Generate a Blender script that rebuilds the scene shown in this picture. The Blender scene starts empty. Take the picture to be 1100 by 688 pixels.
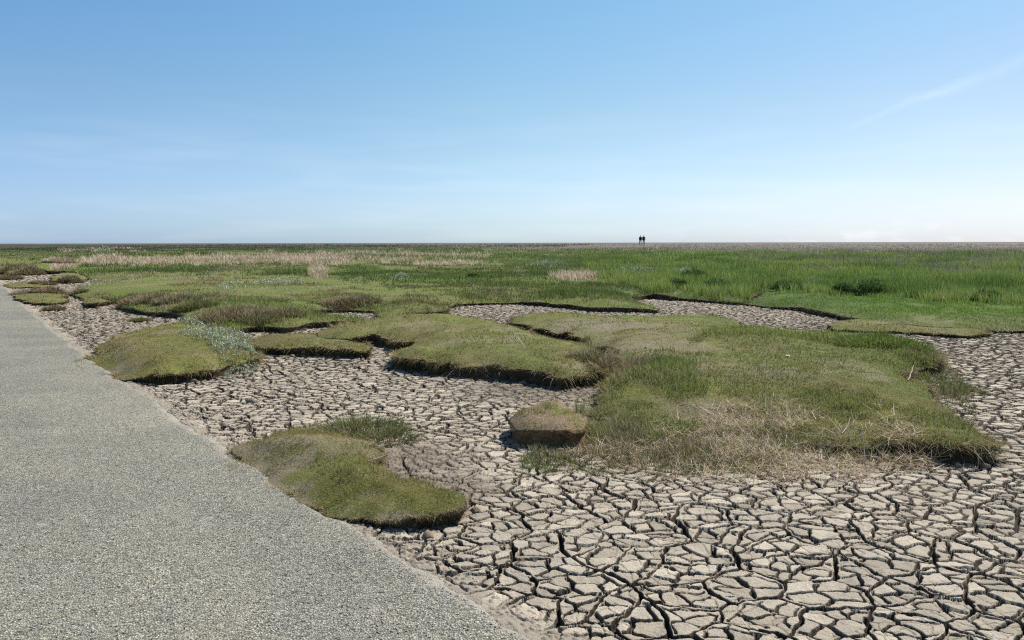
import bpy, math, random, time
import numpy as np
from mathutils import Vector, Euler, Matrix
from mathutils.geometry import delaunay_2d_cdt
T0 = time.time()
rng = np.random.default_rng(7)
random.seed(7)
scene = bpy.context.scene
COL = scene.collection
PI = math.pi

# ------------------------------------------------------------------ camera
F = 800.0; EYE = 1.6
PITCH = math.atan(83 / F); ROLL = math.radians(-0.10)
cam_d = bpy.data.cameras.new('camera'); cam = bpy.data.objects.new('camera', cam_d); COL.objects.link(cam)
cam_d.sensor_width = 36; cam_d.lens = 36 * F / 1100; cam_d.clip_end = 30000; cam_d.clip_start = 0.05; scene.cycles.filter_width = 1.15; scene.cycles.use_denoising = False
cam.location = (0, 0, EYE)
CR = (Matrix.Rotation(PI / 2 - PITCH, 3, 'X') @ Matrix.Rotation(ROLL, 3, 'Z'))
cam.rotation_euler = CR.to_euler()
scene.camera = cam
R3 = np.array(CR)

# ------------------------------------------------------------------ relief far away, measured from the path
def smooth(t):
    t = np.clip(t, 0, 1); return t * t * (3 - 2 * t)
def rise(rho):
    return 0.98 * smooth((rho - 40) / 105)
_tab_rho = np.exp(np.linspace(math.log(0.8), math.log(9000), 6000))
def ray(u, v):
    u = np.asarray(u, float); v = np.asarray(v, float)
    d = np.stack([(u - 550) / F, (344 - v) / F, -np.ones_like(u * v)], -1) @ R3.T
    return d
def w(u, v, h=0.0, far=True):
    """where the line of sight through a point of the photograph meets ground of height h"""
    d = ray(u, v)
    hor = np.hypot(d[..., 0], d[..., 1])
    slope = np.maximum(-d[..., 2] / hor, 1e-6)
    if far:
        s_tab = (EYE - h - rise(_tab_rho)) / _tab_rho
        s_tab = np.minimum.accumulate(s_tab)
        rho = np.interp(slope, s_tab[::-1], _tab_rho[::-1])
    else:
        rho = (EYE - h) / slope
    return np.stack([d[..., 0] / hor * rho, d[..., 1] / hor * rho], -1)

def px_of(X, Y, Z=0.0):
    V = np.stack([X, Y, np.zeros_like(X) + Z - EYE], -1) @ R3
    return 550 + F * V[..., 0] / -V[..., 2], 344 - F * V[..., 1] / -V[..., 2]

# ------------------------------------------------------------------ noise
def _hash(ix, iy, s):
    h = (ix.astype(np.int64) * 374761393 + iy.astype(np.int64) * 668265263 + s * 974634777) & 0xffffffff
    h = ((h ^ (h >> 13)) * 1274126177) & 0xffffffff
    h = (h ^ (h >> 16)) & 0xffffffff
    h = (h * 2246822519) & 0xffffffff
    h = h ^ (h >> 15)
    return (h & 0xffffff).astype(np.float32) / 16777216.0
def vnoise(x, y, s=0):
    ix = np.floor(x); iy = np.floor(y); fx = (x - ix).astype(np.float32); fy = (y - iy).astype(np.float32)
    fx = fx * fx * (3 - 2 * fx); fy = fy * fy * (3 - 2 * fy)
    ix = ix.astype(np.int64); iy = iy.astype(np.int64)
    a = _hash(ix, iy, s); b = _hash(ix + 1, iy, s); c = _hash(ix, iy + 1, s); d = _hash(ix + 1, iy + 1, s)
    return (a + (b - a) * fx) * (1 - fy) + (c + (d - c) * fx) * fy
def fbm(x, y, f=1.0, o=3, s=0, g=0.5):
    r = 0; a = 1; t = 0
    for k in range(o):
        r = r + a * (vnoise(x * f + 17.3 * k, y * f - 9.1 * k, s + k) * 2 - 1); t += a; a *= g; f *= 2.03
    return r / t
def voronoi(x, y, cell, s=0, jit=0.85):
    """returns cell x, cell y (hash ids), centre, distance to the nearest border"""
    X = x / cell; Y = y / cell
    ix = np.floor(X).astype(np.int64); iy = np.floor(Y).astype(np.int64)
    best = np.full(X.shape, 1e9, np.float32); bx = np.zeros_like(best); by = np.zeros_like(best)
    bi = np.zeros_like(ix); bj = np.zeros_like(iy)
    fx = (X - ix).astype(np.float32); fy = (Y - iy).astype(np.float32)
    pts = {}
    for i in range(-2, 3):
        for j in range(-2, 3):
            px = i + 0.5 + jit * (_hash(ix + i, iy + j, s) - 0.5) - fx
            py = j + 0.5 + jit * (_hash(ix + i, iy + j, s + 51) - 0.5) - fy
            pts[i, j] = (px, py)
            if abs(i) < 2 and abs(j) < 2:
                d = px * px + py * py
                m = d < best
                best = np.where(m, d, best); bx = np.where(m, px, bx); by = np.where(m, py, by)
                bi = np.where(m, ix + i, bi); bj = np.where(m, iy + j, bj)
    e = np.full(X.shape, 1e9, np.float32)
    for px, py in pts.values():
        dx = px - bx; dy = py - by; L = np.sqrt(dx * dx + dy * dy)
        d = np.where(L > 1e-4, ((px + bx) * dx + (py + by) * dy) * 0.5 / np.maximum(L, 1e-4), 1e9)
        e = np.minimum(e, d)
    return bi, bj, -bx * cell, -by * cell, e * cell

# ------------------------------------------------------------------ polygons
def catmull(P, n=8, closed=True):
    P = np.asarray(P, float); N = len(P); out = []
    for i in range(N if closed else N - 1):
        if closed: p0, p1, p2, p3 = P[i - 1], P[i], P[(i + 1) % N], P[(i + 2) % N]
        else: p0, p1, p2, p3 = P[max(i - 1, 0)], P[i], P[i + 1], P[min(i + 2, N - 1)]
        for t in np.arange(n) / n:
            out.append(0.5 * ((2 * p1) + (-p0 + p2) * t + (2 * p0 - 5 * p1 + 4 * p2 - p3) * t * t + (-p0 + 3 * p1 - 3 * p2 + p3) * t ** 3))
    if not closed: out.append(P[-1])
    return np.array(out)
def resample(P, step, closed=True):
    Q = np.vstack([P, P[:1]]) if closed else P
    L = np.hypot(*np.diff(Q, axis=0).T); c = np.r_[0, np.cumsum(L)]
    n = max(int(c[-1] / step), 8); s = np.linspace(0, c[-1], n, endpoint=not closed)
    return np.stack([np.interp(s, c, Q[:, 0]), np.interp(s, c, Q[:, 1])], -1)
def sdf(X, Y, P):
    """signed distance, positive inside polygon P; also nearest-direction"""
    sh = X.shape; X = X.ravel().astype(np.float32); Y = Y.ravel().astype(np.float32)
    out = np.empty(X.shape, np.float32)
    A = P.astype(np.float32); B = np.roll(A, -1, 0); D = B - A
    LL = np.maximum((D * D).sum(1), 1e-12)
    CH = max(1, 6_000_000 // len(P))
    for s in range(0, len(X), CH):
        x = X[s:s + CH, None]; y = Y[s:s + CH, None]
        px = x - A[:, 0]; py = y - A[:, 1]
        t = np.clip((px * D[:, 0] + py * D[:, 1]) / LL, 0, 1)
        d2 = (px - t * D[:, 0]) ** 2 + (py - t * D[:, 1]) ** 2
        dd = np.sqrt(d2.min(1))
        cond = (A[:, 1] > y) != (B[:, 1] > y)
        den = np.where(np.abs(D[:, 1]) < 1e-9, 1e-9, D[:, 1])
        xi = A[:, 0] + (y - A[:, 1]) / den * D[:, 0]
        ins = ((cond & (x < xi)).sum(1) % 2) == 1
        out[s:s + CH] = np.where(ins, dd, -dd)
    return out.reshape(sh)

# ------------------------------------------------------------------ mesh output
def make_mesh(name, V, tris=None, quads=None, cols=None, smooth_=False, midx=None):
    me = bpy.data.meshes.new(name)
    V = np.ascontiguousarray(V, np.float32)
    me.vertices.add(len(V)); me.vertices.foreach_set('co', V.ravel())
    nt = 0 if tris is None else len(tris); nq = 0 if quads is None else len(quads)
    idx = np.concatenate([a.ravel() for a in (tris, quads) if a is not None and len(a)]).astype(np.int32)
    tot = np.r_[np.full(nt, 3), np.full(nq, 4)].astype(np.int32)
    st = np.r_[0, np.cumsum(tot)[:-1]].astype(np.int32)
    me.loops.add(len(idx)); me.loops.foreach_set('vertex_index', idx)
    me.polygons.add(nt + nq); me.polygons.foreach_set('loop_start', st); me.polygons.foreach_set('loop_total', tot)
    if smooth_: me.polygons.foreach_set('use_smooth', np.ones(nt + nq, bool))
    if midx is not None: me.polygons.foreach_set('material_index', midx.astype(np.int32))
    me.update(calc_edges=True)
    if cols is not None:
        a = me.color_attributes.new('col', 'FLOAT_COLOR', 'POINT')
        c = np.ones((len(V), 4), np.float32); c[:, :3] = cols
        a.data.foreach_set('color', c.ravel())
    return me
def link(name, me, mats=(), parent=None):
    o = bpy.data.objects.new(name, me); COL.objects.link(o)
    if me is not None:
        for m in mats: me.materials.append(m)
    if parent is not None: o.parent = parent
    return o
def tag(o, label=None, cat=None, group=None, kind=None):
    if label: o['label'] = label
    if cat: o['category'] = cat
    if group: o['group'] = group
    if kind: o['kind'] = kind
    return o

# ------------------------------------------------------------------ materials
class NT:
    def __init__(self, name):
        self.m = bpy.data.materials.new(name); self.m.use_nodes = True
        self.t = self.m.node_tree; self.n = self.t.nodes; self.l = self.t.links
        self.b = self.n['Principled BSDF']; self.out = self.n['Material Output']
        self.b.inputs['Specular IOR Level'].default_value = 0.2
        self.co = self.n.new('ShaderNodeTexCoord').outputs['Object']
    def noise(self, scale, detail=4, rough=0.6, co=None):
        n = self.n.new('ShaderNodeTexNoise'); n.inputs['Scale'].default_value = scale
        n.inputs['Detail'].default_value = detail; n.inputs['Roughness'].default_value = rough
        self.l.new(co or self.co, n.inputs['Vector']); return n.outputs['Fac']
    def vor(self, scale, feature='F1', out='Distance'):
        n = self.n.new('ShaderNodeTexVoronoi'); n.feature = feature; n.inputs['Scale'].default_value = scale
        self.l.new(self.co, n.inputs['Vector']); return n.outputs[out]
    def ramp(self, fac, stops):
        n = self.n.new('ShaderNodeValToRGB'); e = n.color_ramp.elements
        while len(e) < len(stops): e.new(0.5)
        for k, (p, c) in enumerate(stops):
            e[k].position = p; e[k].color = (c[0], c[1], c[2], 1) if hasattr(c, '__len__') else (c, c, c, 1)
        self.l.new(fac, n.inputs['Fac']); return n.outputs['Color']
    def mix(self, fac, a, b, mode='MIX'):
        n = self.n.new('ShaderNodeMix'); n.data_type = 'RGBA'; n.blend_type = mode
        for s, v in ((n.inputs[0], fac), (n.inputs[6], a), (n.inputs[7], b)):
            if isinstance(v, bpy.types.NodeSocket): self.l.new(v, s)
            elif hasattr(v, '__len__'): s.default_value = (v[0], v[1], v[2], 1)
            else: s.default_value = v if s == n.inputs[0] else (v, v, v, 1)
        return n.outputs[2]
    def math(self, op, a, b=0.0):
        n = self.n.new('ShaderNodeMath'); n.operation = op
        for k, v in enumerate((a, b)):
            if isinstance(v, bpy.types.NodeSocket): self.l.new(v, n.inputs[k])
            else: n.inputs[k].default_value = v
        return n.outputs[0]
    def attr(self, name='col'):
        n = self.n.new('ShaderNodeAttribute'); n.attribute_name = name; return n.outputs['Color']
    def bump(self, h, dist, strength=1.0, prev=None):
        n = self.n.new('ShaderNodeBump'); n.inputs['Distance'].default_value = dist; n.inputs['Strength'].default_value = strength
        self.l.new(h, n.inputs['Height'])
        if prev is not None: self.l.new(prev, n.inputs['Normal'])
        return n.outputs['Normal']
    def done(self, color, normal=None, rough=0.9):
        if isinstance(color, bpy.types.NodeSocket): self.l.new(color, self.b.inputs['Base Color'])
        else: self.b.inputs['Base Color'].default_value = (*color, 1)
        self.b.inputs['Roughness'].default_value = rough
        if normal is not None: self.l.new(normal, self.b.inputs['Normal'])
        return self.m

def mat_mud():
    k = NT('dried_mud')
    c = k.mix(1.0, k.attr(), k.ramp(k.noise(9, 5, .65), [(.3, (.80, .80, .80)), (.7, (1.12, 1.10, 1.06))]), 'MULTIPLY')
    c = k.mix(1.0, c, k.ramp(k.noise(120, 3, .7), [(.3, (.82, .82, .82)), (.7, (1.12, 1.12, 1.12))]), 'MULTIPLY')
    n = k.bump(k.noise(70, 6, .72), .012, .8)
    n = k.bump(k.vor(160), .004, .5, n)
    return k.done(c, n, .95)
def mat_road():
    k = NT('road_chippings')
    stone = k.vor(118, 'F1', 'Color')
    sep = k.n.new('ShaderNodeSeparateColor'); k.l.new(stone, sep.inputs[0])
    c1 = k.ramp(sep.outputs[0], [(0, (.15, .144, .122)), (.3, (.255, .245, .208)), (.75, (.355, .34, .288)), (1, (.56, .53, .45))])
    d = k.vor(118)
    c1 = k.mix(k.ramp(d, [(.35, 0), (.75, 1)]), c1, (.12, .12, .105))
    wear = k.mix(1.0, k.ramp(k.noise(1.3, 6, .65), [(.3, (.84, .85, .86)), (.5, (1.0, 1.0, .99)), (.7, (1.14, 1.11, 1.06))]), k.ramp(k.noise(.35, 3, .5), [(.35, (.90, .90, .91)), (.65, (1.08, 1.07, 1.04))]), 'MULTIPLY')
    c1 = k.mix(1.0, c1, wear, 'MULTIPLY')
    spots = k.ramp(k.noise(24, 2, .5), [(.3, (.85, .85, .85)), (.55, (1.0, 1.0, 1.0)), (.75, (1.12, 1.12, 1.12))])
    c1 = k.mix(1.0, c1, spots, 'MULTIPLY'); c1 = k.mix(1.0, c1, (1.0, .98, .92), 'MULTIPLY')
    sp = k.n.new('ShaderNodeSeparateColor'); k.l.new(k.attr(), sp.inputs[0])
    f = k.math('ADD', sp.outputs[0], k.math('MULTIPLY', k.math('SUBTRACT', k.noise(14, 5, .7), 0.5), 1.1))
    f = k.ramp(f, [(.35, 0), (.75, .85)])
    c2 = k.mix(k.noise(60, 3, .7), (.20, .17, .13), (.44, .40, .34))
    c1 = k.mix(f, c1, c2)
    pit = k.ramp(k.noise(62, 2, .5), [(.62, 0), (.70, 1)])
    c1 = k.mix(pit, c1, (.05, .048, .04))
    n = k.bump(k.math('MULTIPLY', d, -1.0), .007, .9)
    n = k.bump(pit, -.012, .8, n)
    n = k.bump(k.noise(30, 4, .6), .006, .5, n)
    return k.done(c1, n, .85)
def mat_turf_floor():
    k = NT('turf_floor')
    c = k.mix(1.0, k.attr(), k.ramp(k.noise(30, 5, .7), [(.3, (.62, .62, .6)), (.7, (1.25, 1.22, 1.2))]), 'MULTIPLY')
    n = k.bump(k.noise(60, 5, .7), .02, .9)
    return k.done(c, n, .95)
def mat_soil():
    k = NT('bank_soil')
    c = k.ramp(k.noise(22, 6, .7), [(.3, (.06, .045, .028)), (.5, (.14, .105, .066)), (.75, (.26, .205, .14))])
    c = k.mix(1.0, c, k.attr(), 'MULTIPLY')
    n = k.bump(k.noise(35, 6, .75), .03, 1.0)
    return k.done(c, n, .97)
def mat_blades(name='blades', trans=.32):
    k = NT(name)
    a = k.attr()
    k.l.new(a, k.b.inputs['Base Color']); k.b.inputs['Roughness'].default_value = .6
    k.b.inputs['Specular IOR Level'].default_value = .1
    tr = k.n.new('ShaderNodeBsdfTranslucent'); k.l.new(a, tr.inputs['Color'])
    mx = k.n.new('ShaderNodeMixShader'); mx.inputs[0].default_value = trans
    k.l.new(k.b.outputs[0], mx.inputs[1]); k.l.new(tr.outputs[0], mx.inputs[2]); k.l.new(mx.outputs[0], k.out.inputs['Surface'])
    return k.m
def mat_plain(name, col, rough=.8, var=.2):
    k = NT(name)
    c = k.ramp(k.noise(18, 3, .6), [(.3, tuple(x * (1 - var) for x in col)), (.7, tuple(x * (1 + var) for x in col))])
    return k.done(c, None, rough)
M_MUD, M_ROAD, M_FLOOR, M_SOIL, M_BLADE = mat_mud(), mat_road(), mat_turf_floor(), mat_soil(), mat_blades()
M_STONE = None

# ------------------------------------------------------------------ world and sun
SUN_AZ = math.radians(48)       # clockwise from the view axis, so ahead and to the right
SUN_EL = math.radians(49)
wd = bpy.data.worlds.new('World'); scene.world = wd; wd.use_nodes = True
nt = wd.node_tree; bg = nt.nodes['Background']
sky = nt.nodes.new('ShaderNodeTexSky'); sky.sky_type = 'NISHITA'; sky.sun_disc = False
sky.sun_elevation = SUN_EL; sky.sun_rotation = SUN_AZ
sky.air_density = 1.0; sky.dust_density = 0.3; sky.ozone_density = 2.2; sky.altitude = 0
def wmath(op, a, b=0.0, clamp=False):
    n = nt.nodes.new('ShaderNodeMath'); n.operation = op; n.use_clamp = clamp
    for i, v in enumerate((a, b)):
        if isinstance(v, bpy.types.NodeSocket): nt.links.new(v, n.inputs[i])
        else: n.inputs[i].default_value = v
    return n.outputs[0]
tc = nt.nodes.new('ShaderNodeTexCoord').outputs['Generated']
def wdot(vec):
    n = nt.nodes.new('ShaderNodeVectorMath'); n.operation = 'DOT_PRODUCT'
    nt.links.new(tc, n.inputs[0]); n.inputs[1].default_value = vec; return n.outputs['Value']
def wnoise(scale, detail, vscale=(1, 1, 1)):
    mp = nt.nodes.new('ShaderNodeMapping'); mp.inputs['Scale'].default_value = vscale; nt.links.new(tc, mp.inputs['Vector'])
    n = nt.nodes.new('ShaderNodeTexNoise'); n.inputs['Scale'].default_value = scale; n.inputs['Detail'].default_value = detail
    nt.links.new(mp.outputs[0], n.inputs['Vector']); return n.outputs['Fac']
def wramp(fac, stops):
    n = nt.nodes.new('ShaderNodeValToRGB'); e = n.color_ramp.elements
    while len(e) < len(stops): e.new(.5)
    for k, (p, c) in enumerate(stops):
        e[k].position = p; e[k].color = (*c, 1) if hasattr(c, '__len__') else (c, c, c, 1)
    nt.links.new(fac, n.inputs['Fac']); return n.outputs['Color']
sepw = nt.nodes.new('ShaderNodeSeparateXYZ'); nt.links.new(tc, sepw.inputs[0]); WZ = sepw.outputs['Z']
# old contrail: a great-circle band drifting apart to the right
dA = Vector(ray(905, 142)[:]).normalized(); dB = Vector(ray(1105, 60)[:]).normalized()
nrm = dA.cross(dB).normalized(); along = (dB - dA).normalized()
span = (dB - dA).length
al = wmath('DIVIDE', wmath('SUBTRACT', wdot(along[:]), dA.dot(along)), span)
wob = wmath('MULTIPLY', wmath('SUBTRACT', wnoise(14, 4), .5), .02)
dist = wmath('ABSOLUTE', wmath('ADD', wdot(nrm[:]), wob))
wid = wmath('ADD', .004, wmath('MULTIPLY', wmath('MAXIMUM', al, 0.0), .007))
band = wmath('SUBTRACT', 1.0, wmath('DIVIDE', dist, wid), True)
ends = wramp(al, [(0.0, 0), (.12, .5), (.3, .35), (.5, 1), (.85, .55), (1.0, .5)])
trail = wmath('MULTIPLY', wmath('MULTIPLY', band, ends), wmath('ADD', .45, wnoise(40, 3)))
trail = wmath('MULTIPLY', trail, wmath('GREATER_THAN', al, 0.0)); trail = wmath('MULTIPLY', trail, .14)
# far low clouds over the sea, only ahead and right
clo = wramp(wnoise(24, 6, (1, 1, 2.6)), [(.50, 0), (.64, 1)])
low = wramp(WZ, [(0.0, 1.0), (.012, .9), (.034, 0)])
dirc = Vector(ray(930, 255)[:]).normalized()
near = wramp(wdot(dirc[:]), [(.965, 0), (.996, 1)])
cl = wmath('MULTIPLY', wmath('MULTIPLY', wmath('MULTIPLY', clo, low), near), .16)
veil = wmath('MULTIPLY', wramp(wnoise(5, 5, (1, 1, 9)), [(.45, 0), (.75, 1)]), wmath('MULTIPLY', wramp(WZ, [(.0, 1), (.1, .8), (.2, 0)]), .10))
tot = wmath('ADD', wmath('ADD', trail, cl), veil, True)
# the photographed air: paler and greyer at the horizon, clear cyan above
grade = wramp(WZ, [(0.0, (.40, .52, .80)), (.05, (.51, .555, .70)), (.11, (.55, .585, .62)), (.17, (.565, .61, .60)), (.30, (.53, .68, .67)), (1.0, (.50, .64, .67))])
mg = nt.nodes.new('ShaderNodeMix'); mg.data_type = 'RGBA'; mg.blend_type = 'MULTIPLY'; mg.inputs[0].default_value = 1
azg = wramp(wmath('ADD', wmath('MULTIPLY', sepw.outputs['X'], .8), .5), [(.05, (.76, .86, 1.0)), (.5, (.90, .93, .93)), (.95, (.97, .88, .87))])
m0 = nt.nodes.new('ShaderNodeMix'); m0.data_type = 'RGBA'; m0.blend_type = 'MULTIPLY'; m0.inputs[0].default_value = 1
nt.links.new(grade, m0.inputs[6]); nt.links.new(azg, m0.inputs[7])
nt.links.new(sky.outputs[0], mg.inputs[6]); nt.links.new(m0.outputs[2], mg.inputs[7])
mc = nt.nodes.new('ShaderNodeMix'); mc.data_type = 'RGBA'
nt.links.new(tot, mc.inputs[0]); nt.links.new(mg.outputs[2], mc.inputs[6]); mc.inputs[7].default_value = (5.9, 6.1, 6.4, 1)
nt.links.new(mc.outputs[2], bg.inputs['Color']); bg.inputs['Strength'].default_value = 0.139
GRADE_NODE = grade.node
sl = bpy.data.lights.new('sun', 'SUN'); sl.energy = 4.6; sl.angle = math.radians(.53); sl.color = (1.0, .955, .89)
so = bpy.data.objects.new('sun', sl); COL.objects.link(so)
sd = Vector((math.sin(SUN_AZ) * math.cos(SUN_EL), math.cos(SUN_AZ) * math.cos(SUN_EL), math.sin(SUN_EL)))
so.rotation_euler = sd.to_track_quat('Z', 'Y').to_euler(); so.location = (5, 5, 30)
vs = scene.view_settings; vs.view_transform = 'Standard'; vs.look = 'None'; vs.gamma = 1; vs.exposure = 0.6; vs.use_curve_mapping = False

# ------------------------------------------------------------------ road edge
road_px = [(0, 303), (40, 340), (70, 364), (100, 388), (135, 410), (170, 432), (205, 458), (235, 480), (290, 513), (345, 546), (400, 580), (486, 633), (570, 688)]
re_ = w([p[0] for p in road_px], [p[1] for p in road_px], 0.0, far=False)
dn = (re_[-1] - re_[3]); dn /= np.linalg.norm(dn)          # heading towards and past the viewer
df = (re_[0] - re_[2]); df /= np.linalg.norm(df)
EDGE = np.vstack([re_[0] + df * 400, re_[0] + df * 60, re_[0] + df * 15, catmull(re_, 5, False), re_[-1] + dn * 3, re_[-1] + dn * 30, re_[-1] + dn * 120])
def edge_dist(X, Y):
    """signed distance to the road edge, positive on the mud side"""
    P = EDGE; sh = X.shape; x = X.ravel(); y = Y.ravel(); out = np.empty(len(x), np.float32)
    A = P[:-1]; D = P[1:] - A; LL = (D * D).sum(1)
    for s in range(0, len(x), 100000):
        px = x[s:s + 100000, None] - A[:, 0]; py = y[s:s + 100000, None] - A[:, 1]
        t = np.clip((px * D[:, 0] + py * D[:, 1]) / LL, 0, 1)
        qx = px - t * D[:, 0]; qy = py - t * D[:, 1]; d2 = qx * qx + qy * qy
        k = d2.argmin(1); r = np.arange(len(k))
        cr = D[k, 0] * py[r, k] - D[k, 1] * px[r, k]
        out[s:s + 100000] = np.sqrt(d2[r, k]) * np.sign(cr)
    return out.reshape(sh)
if edge_dist(np.array([2.0]), np.array([6.0]))[0] < 0:
    _ed = edge_dist
    edge_dist = lambda X, Y: -_ed(X, Y)

# ------------------------------------------------------------------ the raised turf: outlines of the tops
TURF = (.115, .118, .040)
OUT = {
 'A': dict(h=.22, p=[(86, 374), (102, 367), (122, 357), (150, 350), (185, 344), (215, 344), (240, 350), (262, 358), (274, 368), (272, 378), (245, 382), (226, 388), (205, 391), (180, 393), (160, 393), (140, 389), (118, 385), (98, 381)]),
 'B': dict(h=.20, p=[(274, 360), (300, 356), (330, 355), (355, 359), (378, 362), (396, 366), (385, 369), (350, 368), (315, 367), (280, 366)]),
 'C': dict(h=.27, p=[(345, 353), (372, 343), (420, 336), (470, 335), (510, 337), (540, 343), (575, 351), (615, 361), (645, 371), (658, 382), (640, 388), (612, 391), (585, 388), (550, 385), (515, 382), (470, 378), (432, 373), (430, 366), (448, 359), (425, 357), (398, 353), (370, 356)]),
 'D': dict(h=.15, p=[(258, 467), (290, 456), (330, 452), (365, 458), (396, 468), (404, 478), (400, 487), (415, 493), (440, 505), (470, 513), (487, 522), (488, 531), (468, 537), (445, 536), (425, 540), (400, 543), (372, 537), (340, 521), (305, 505), (272, 486)]),
 'E': dict(h=.23, p=[(548, 441), (556, 433), (572, 428), (594, 427), (614, 431), (627, 438), (630, 445), (616, 449), (598, 450), (575, 449), (556, 447)]),
 'F': dict(h=.22, p=[(550, 337), (562, 332), (600, 331), (650, 335), (700, 334), (745, 331), (780, 336), (796, 342), (786, 346), (810, 350), (850, 351), (900, 354), (950, 359), (992, 368), (1012, 378), (985, 384), (968, 392), (985, 405), (1005, 420), (1030, 436), (1052, 450), (1058, 462), (1036, 467), (1000, 463), (960, 460), (915, 457), (875, 451), (840, 444), (800, 440), (760, 442), (720, 446), (680, 444), (652, 432), (640, 415), (650, 400), (672, 388), (662, 373), (640, 362), (605, 351), (572, 343)]),
 'G': dict(h=.09, p=[(890, 349), (915, 342), (955, 342), (1005, 347), (1048, 351), (1064, 355), (1040, 358), (1005, 356), (960, 353), (920, 352)]),
 'H': dict(h=.13, p=[(16, 319), (30, 314), (52, 312), (68, 316), (72, 321), (55, 323), (32, 322)]),
 'I': dict(h=.12, p=[(54, 298), (66, 293), (84, 293), (92, 297), (82, 301), (64, 301)]),
 'J': dict(h=.18, p=[(90, 319), (102, 316), (118, 315), (122, 319), (110, 322), (94, 323)]),
 'K': dict(h=.06, p=[(8, 305), (24, 303), (42, 304), (48, 307), (30, 308), (12, 308)]),
 'M': dict(h=.25, p=None),
}
lower = [(-420, 279), (-120, 281), (-20, 284), (10, 289), (38, 290), (44, 287), (60, 288), (88, 291), (100, 296), (118, 299), (100, 302), (84, 305), (82, 310), (95, 314), (120, 313), (136, 313), (130, 320), (150, 326), (175, 328), (198, 331), (204, 337), (222, 340), (240, 345), (262, 343), (284, 342), (305, 344), (330, 339), (348, 338), (372, 336), (398, 335), (375, 333), (345, 333), (332, 328), (362, 324), (402, 325), (412, 330), (440, 327), (474, 327), (492, 319), (545, 317), (575, 318), (600, 320), (636, 323), (660, 324), (690, 324), (704, 324), (690, 320), (676, 315), (696, 312), (722, 313), (760, 315), (800, 317), (812, 311), (824, 309), (812, 314), (800, 317), (828, 320), (862, 323), (900, 330), (940, 336), (990, 341), (1040, 343), (1100, 343), (1300, 352), (1700, 372), (2300, 420)]

class Region: pass
def interior_px(reg, s):
    P = reg.px; x0, y0 = P.min(0); x1, y1 = P.max(0)
    gx, gy = np.meshgrid(np.arange(x0, x1, s), np.arange(y0, y1, s * .6))
    gx = gx + rng.uniform(-.3, .3, gx.shape) * s; gy = gy + rng.uniform(-.3, .3, gx.shape) * s * .6
    d = sdf(gx, gy, P); m = d > s * .45
    return np.stack([gx[m], gy[m]], -1)
regions = {}
for key, o in OUT.items():
    r = Region(); r.key = key; r.h = o['h']
    if key != 'M':
        px = resample(catmull(o['p'], 8), 2.2)
        P = w(px[:, 0], px[:, 1], r.h)
        rho = np.hypot(*P.T)
        # ragged outline in metres
        T = np.roll(P, -1, 0) - np.roll(P, 1, 0); T /= np.linalg.norm(T, axis=1)[:, None] + 1e-9; N = np.stack([T[:, 1], -T[:, 0]], -1)
        area = 0.5 * np.sum(P[:, 0] * np.roll(P[:, 1], -1) - np.roll(P[:, 0], -1) * P[:, 1])
        if area < 0: N = -N
        amp = {'E': .04, 'H': .3, 'I': .3, 'J': .2, 'K': .35, 'G': .2}.get(key, .16)
        P = P + N * ((fbm(P[:, 0], P[:, 1], 2.2, 4, 5, .65) + .5 * fbm(P[:, 0], P[:, 1], 9, 2, 6)) * amp)[:, None]
        r.px = px
    else:
        low_ = resample(catmull(lower, 8, False), 2.6, False)
        L = w(low_[:, 0], low_[:, 1], r.h)
        N = np.stack([-np.gradient(L[:, 1]), np.gradient(L[:, 0])], -1); N /= np.linalg.norm(N, axis=1)[:, None] + 1e-9
        L = L + N * (fbm(L[:, 0], L[:, 1], 1.6, 3, 5) * .12)[:, None]
        a0 = math.atan2(L[0, 0], L[0, 1]); a1 = math.atan2(L[-1, 0], L[-1, 1])
        r.nbank = len(L)
        az = np.linspace(a1, a0, 150)
        farp = np.stack([np.sin(az) * 8000, np.cos(az) * 8000], -1)
        s1 = np.exp(np.linspace(math.log(np.hypot(*L[-1])), math.log(8000), 60))[1:-1]
        s0 = np.exp(np.linspace(math.log(8000), math.log(np.hypot(*L[0])), 60))[1:-1]
        P = np.vstack([L, np.stack([np.sin(a1) * s1, np.cos(a1) * s1], -1), farp, np.stack([np.sin(a0) * s0, np.cos(a0) * s0], -1)])
        r.px = np.vstack([low_, [(2300, 262)], [(-420, 262)]])
    r.P = P; r.n = len(P)
    if key != 'M':
        a_, b_ = px_of(P[:, 0], P[:, 1], r.h + rise(np.hypot(*P.T))); r.px = np.stack([a_, b_], -1)
    regions[key] = r
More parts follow.
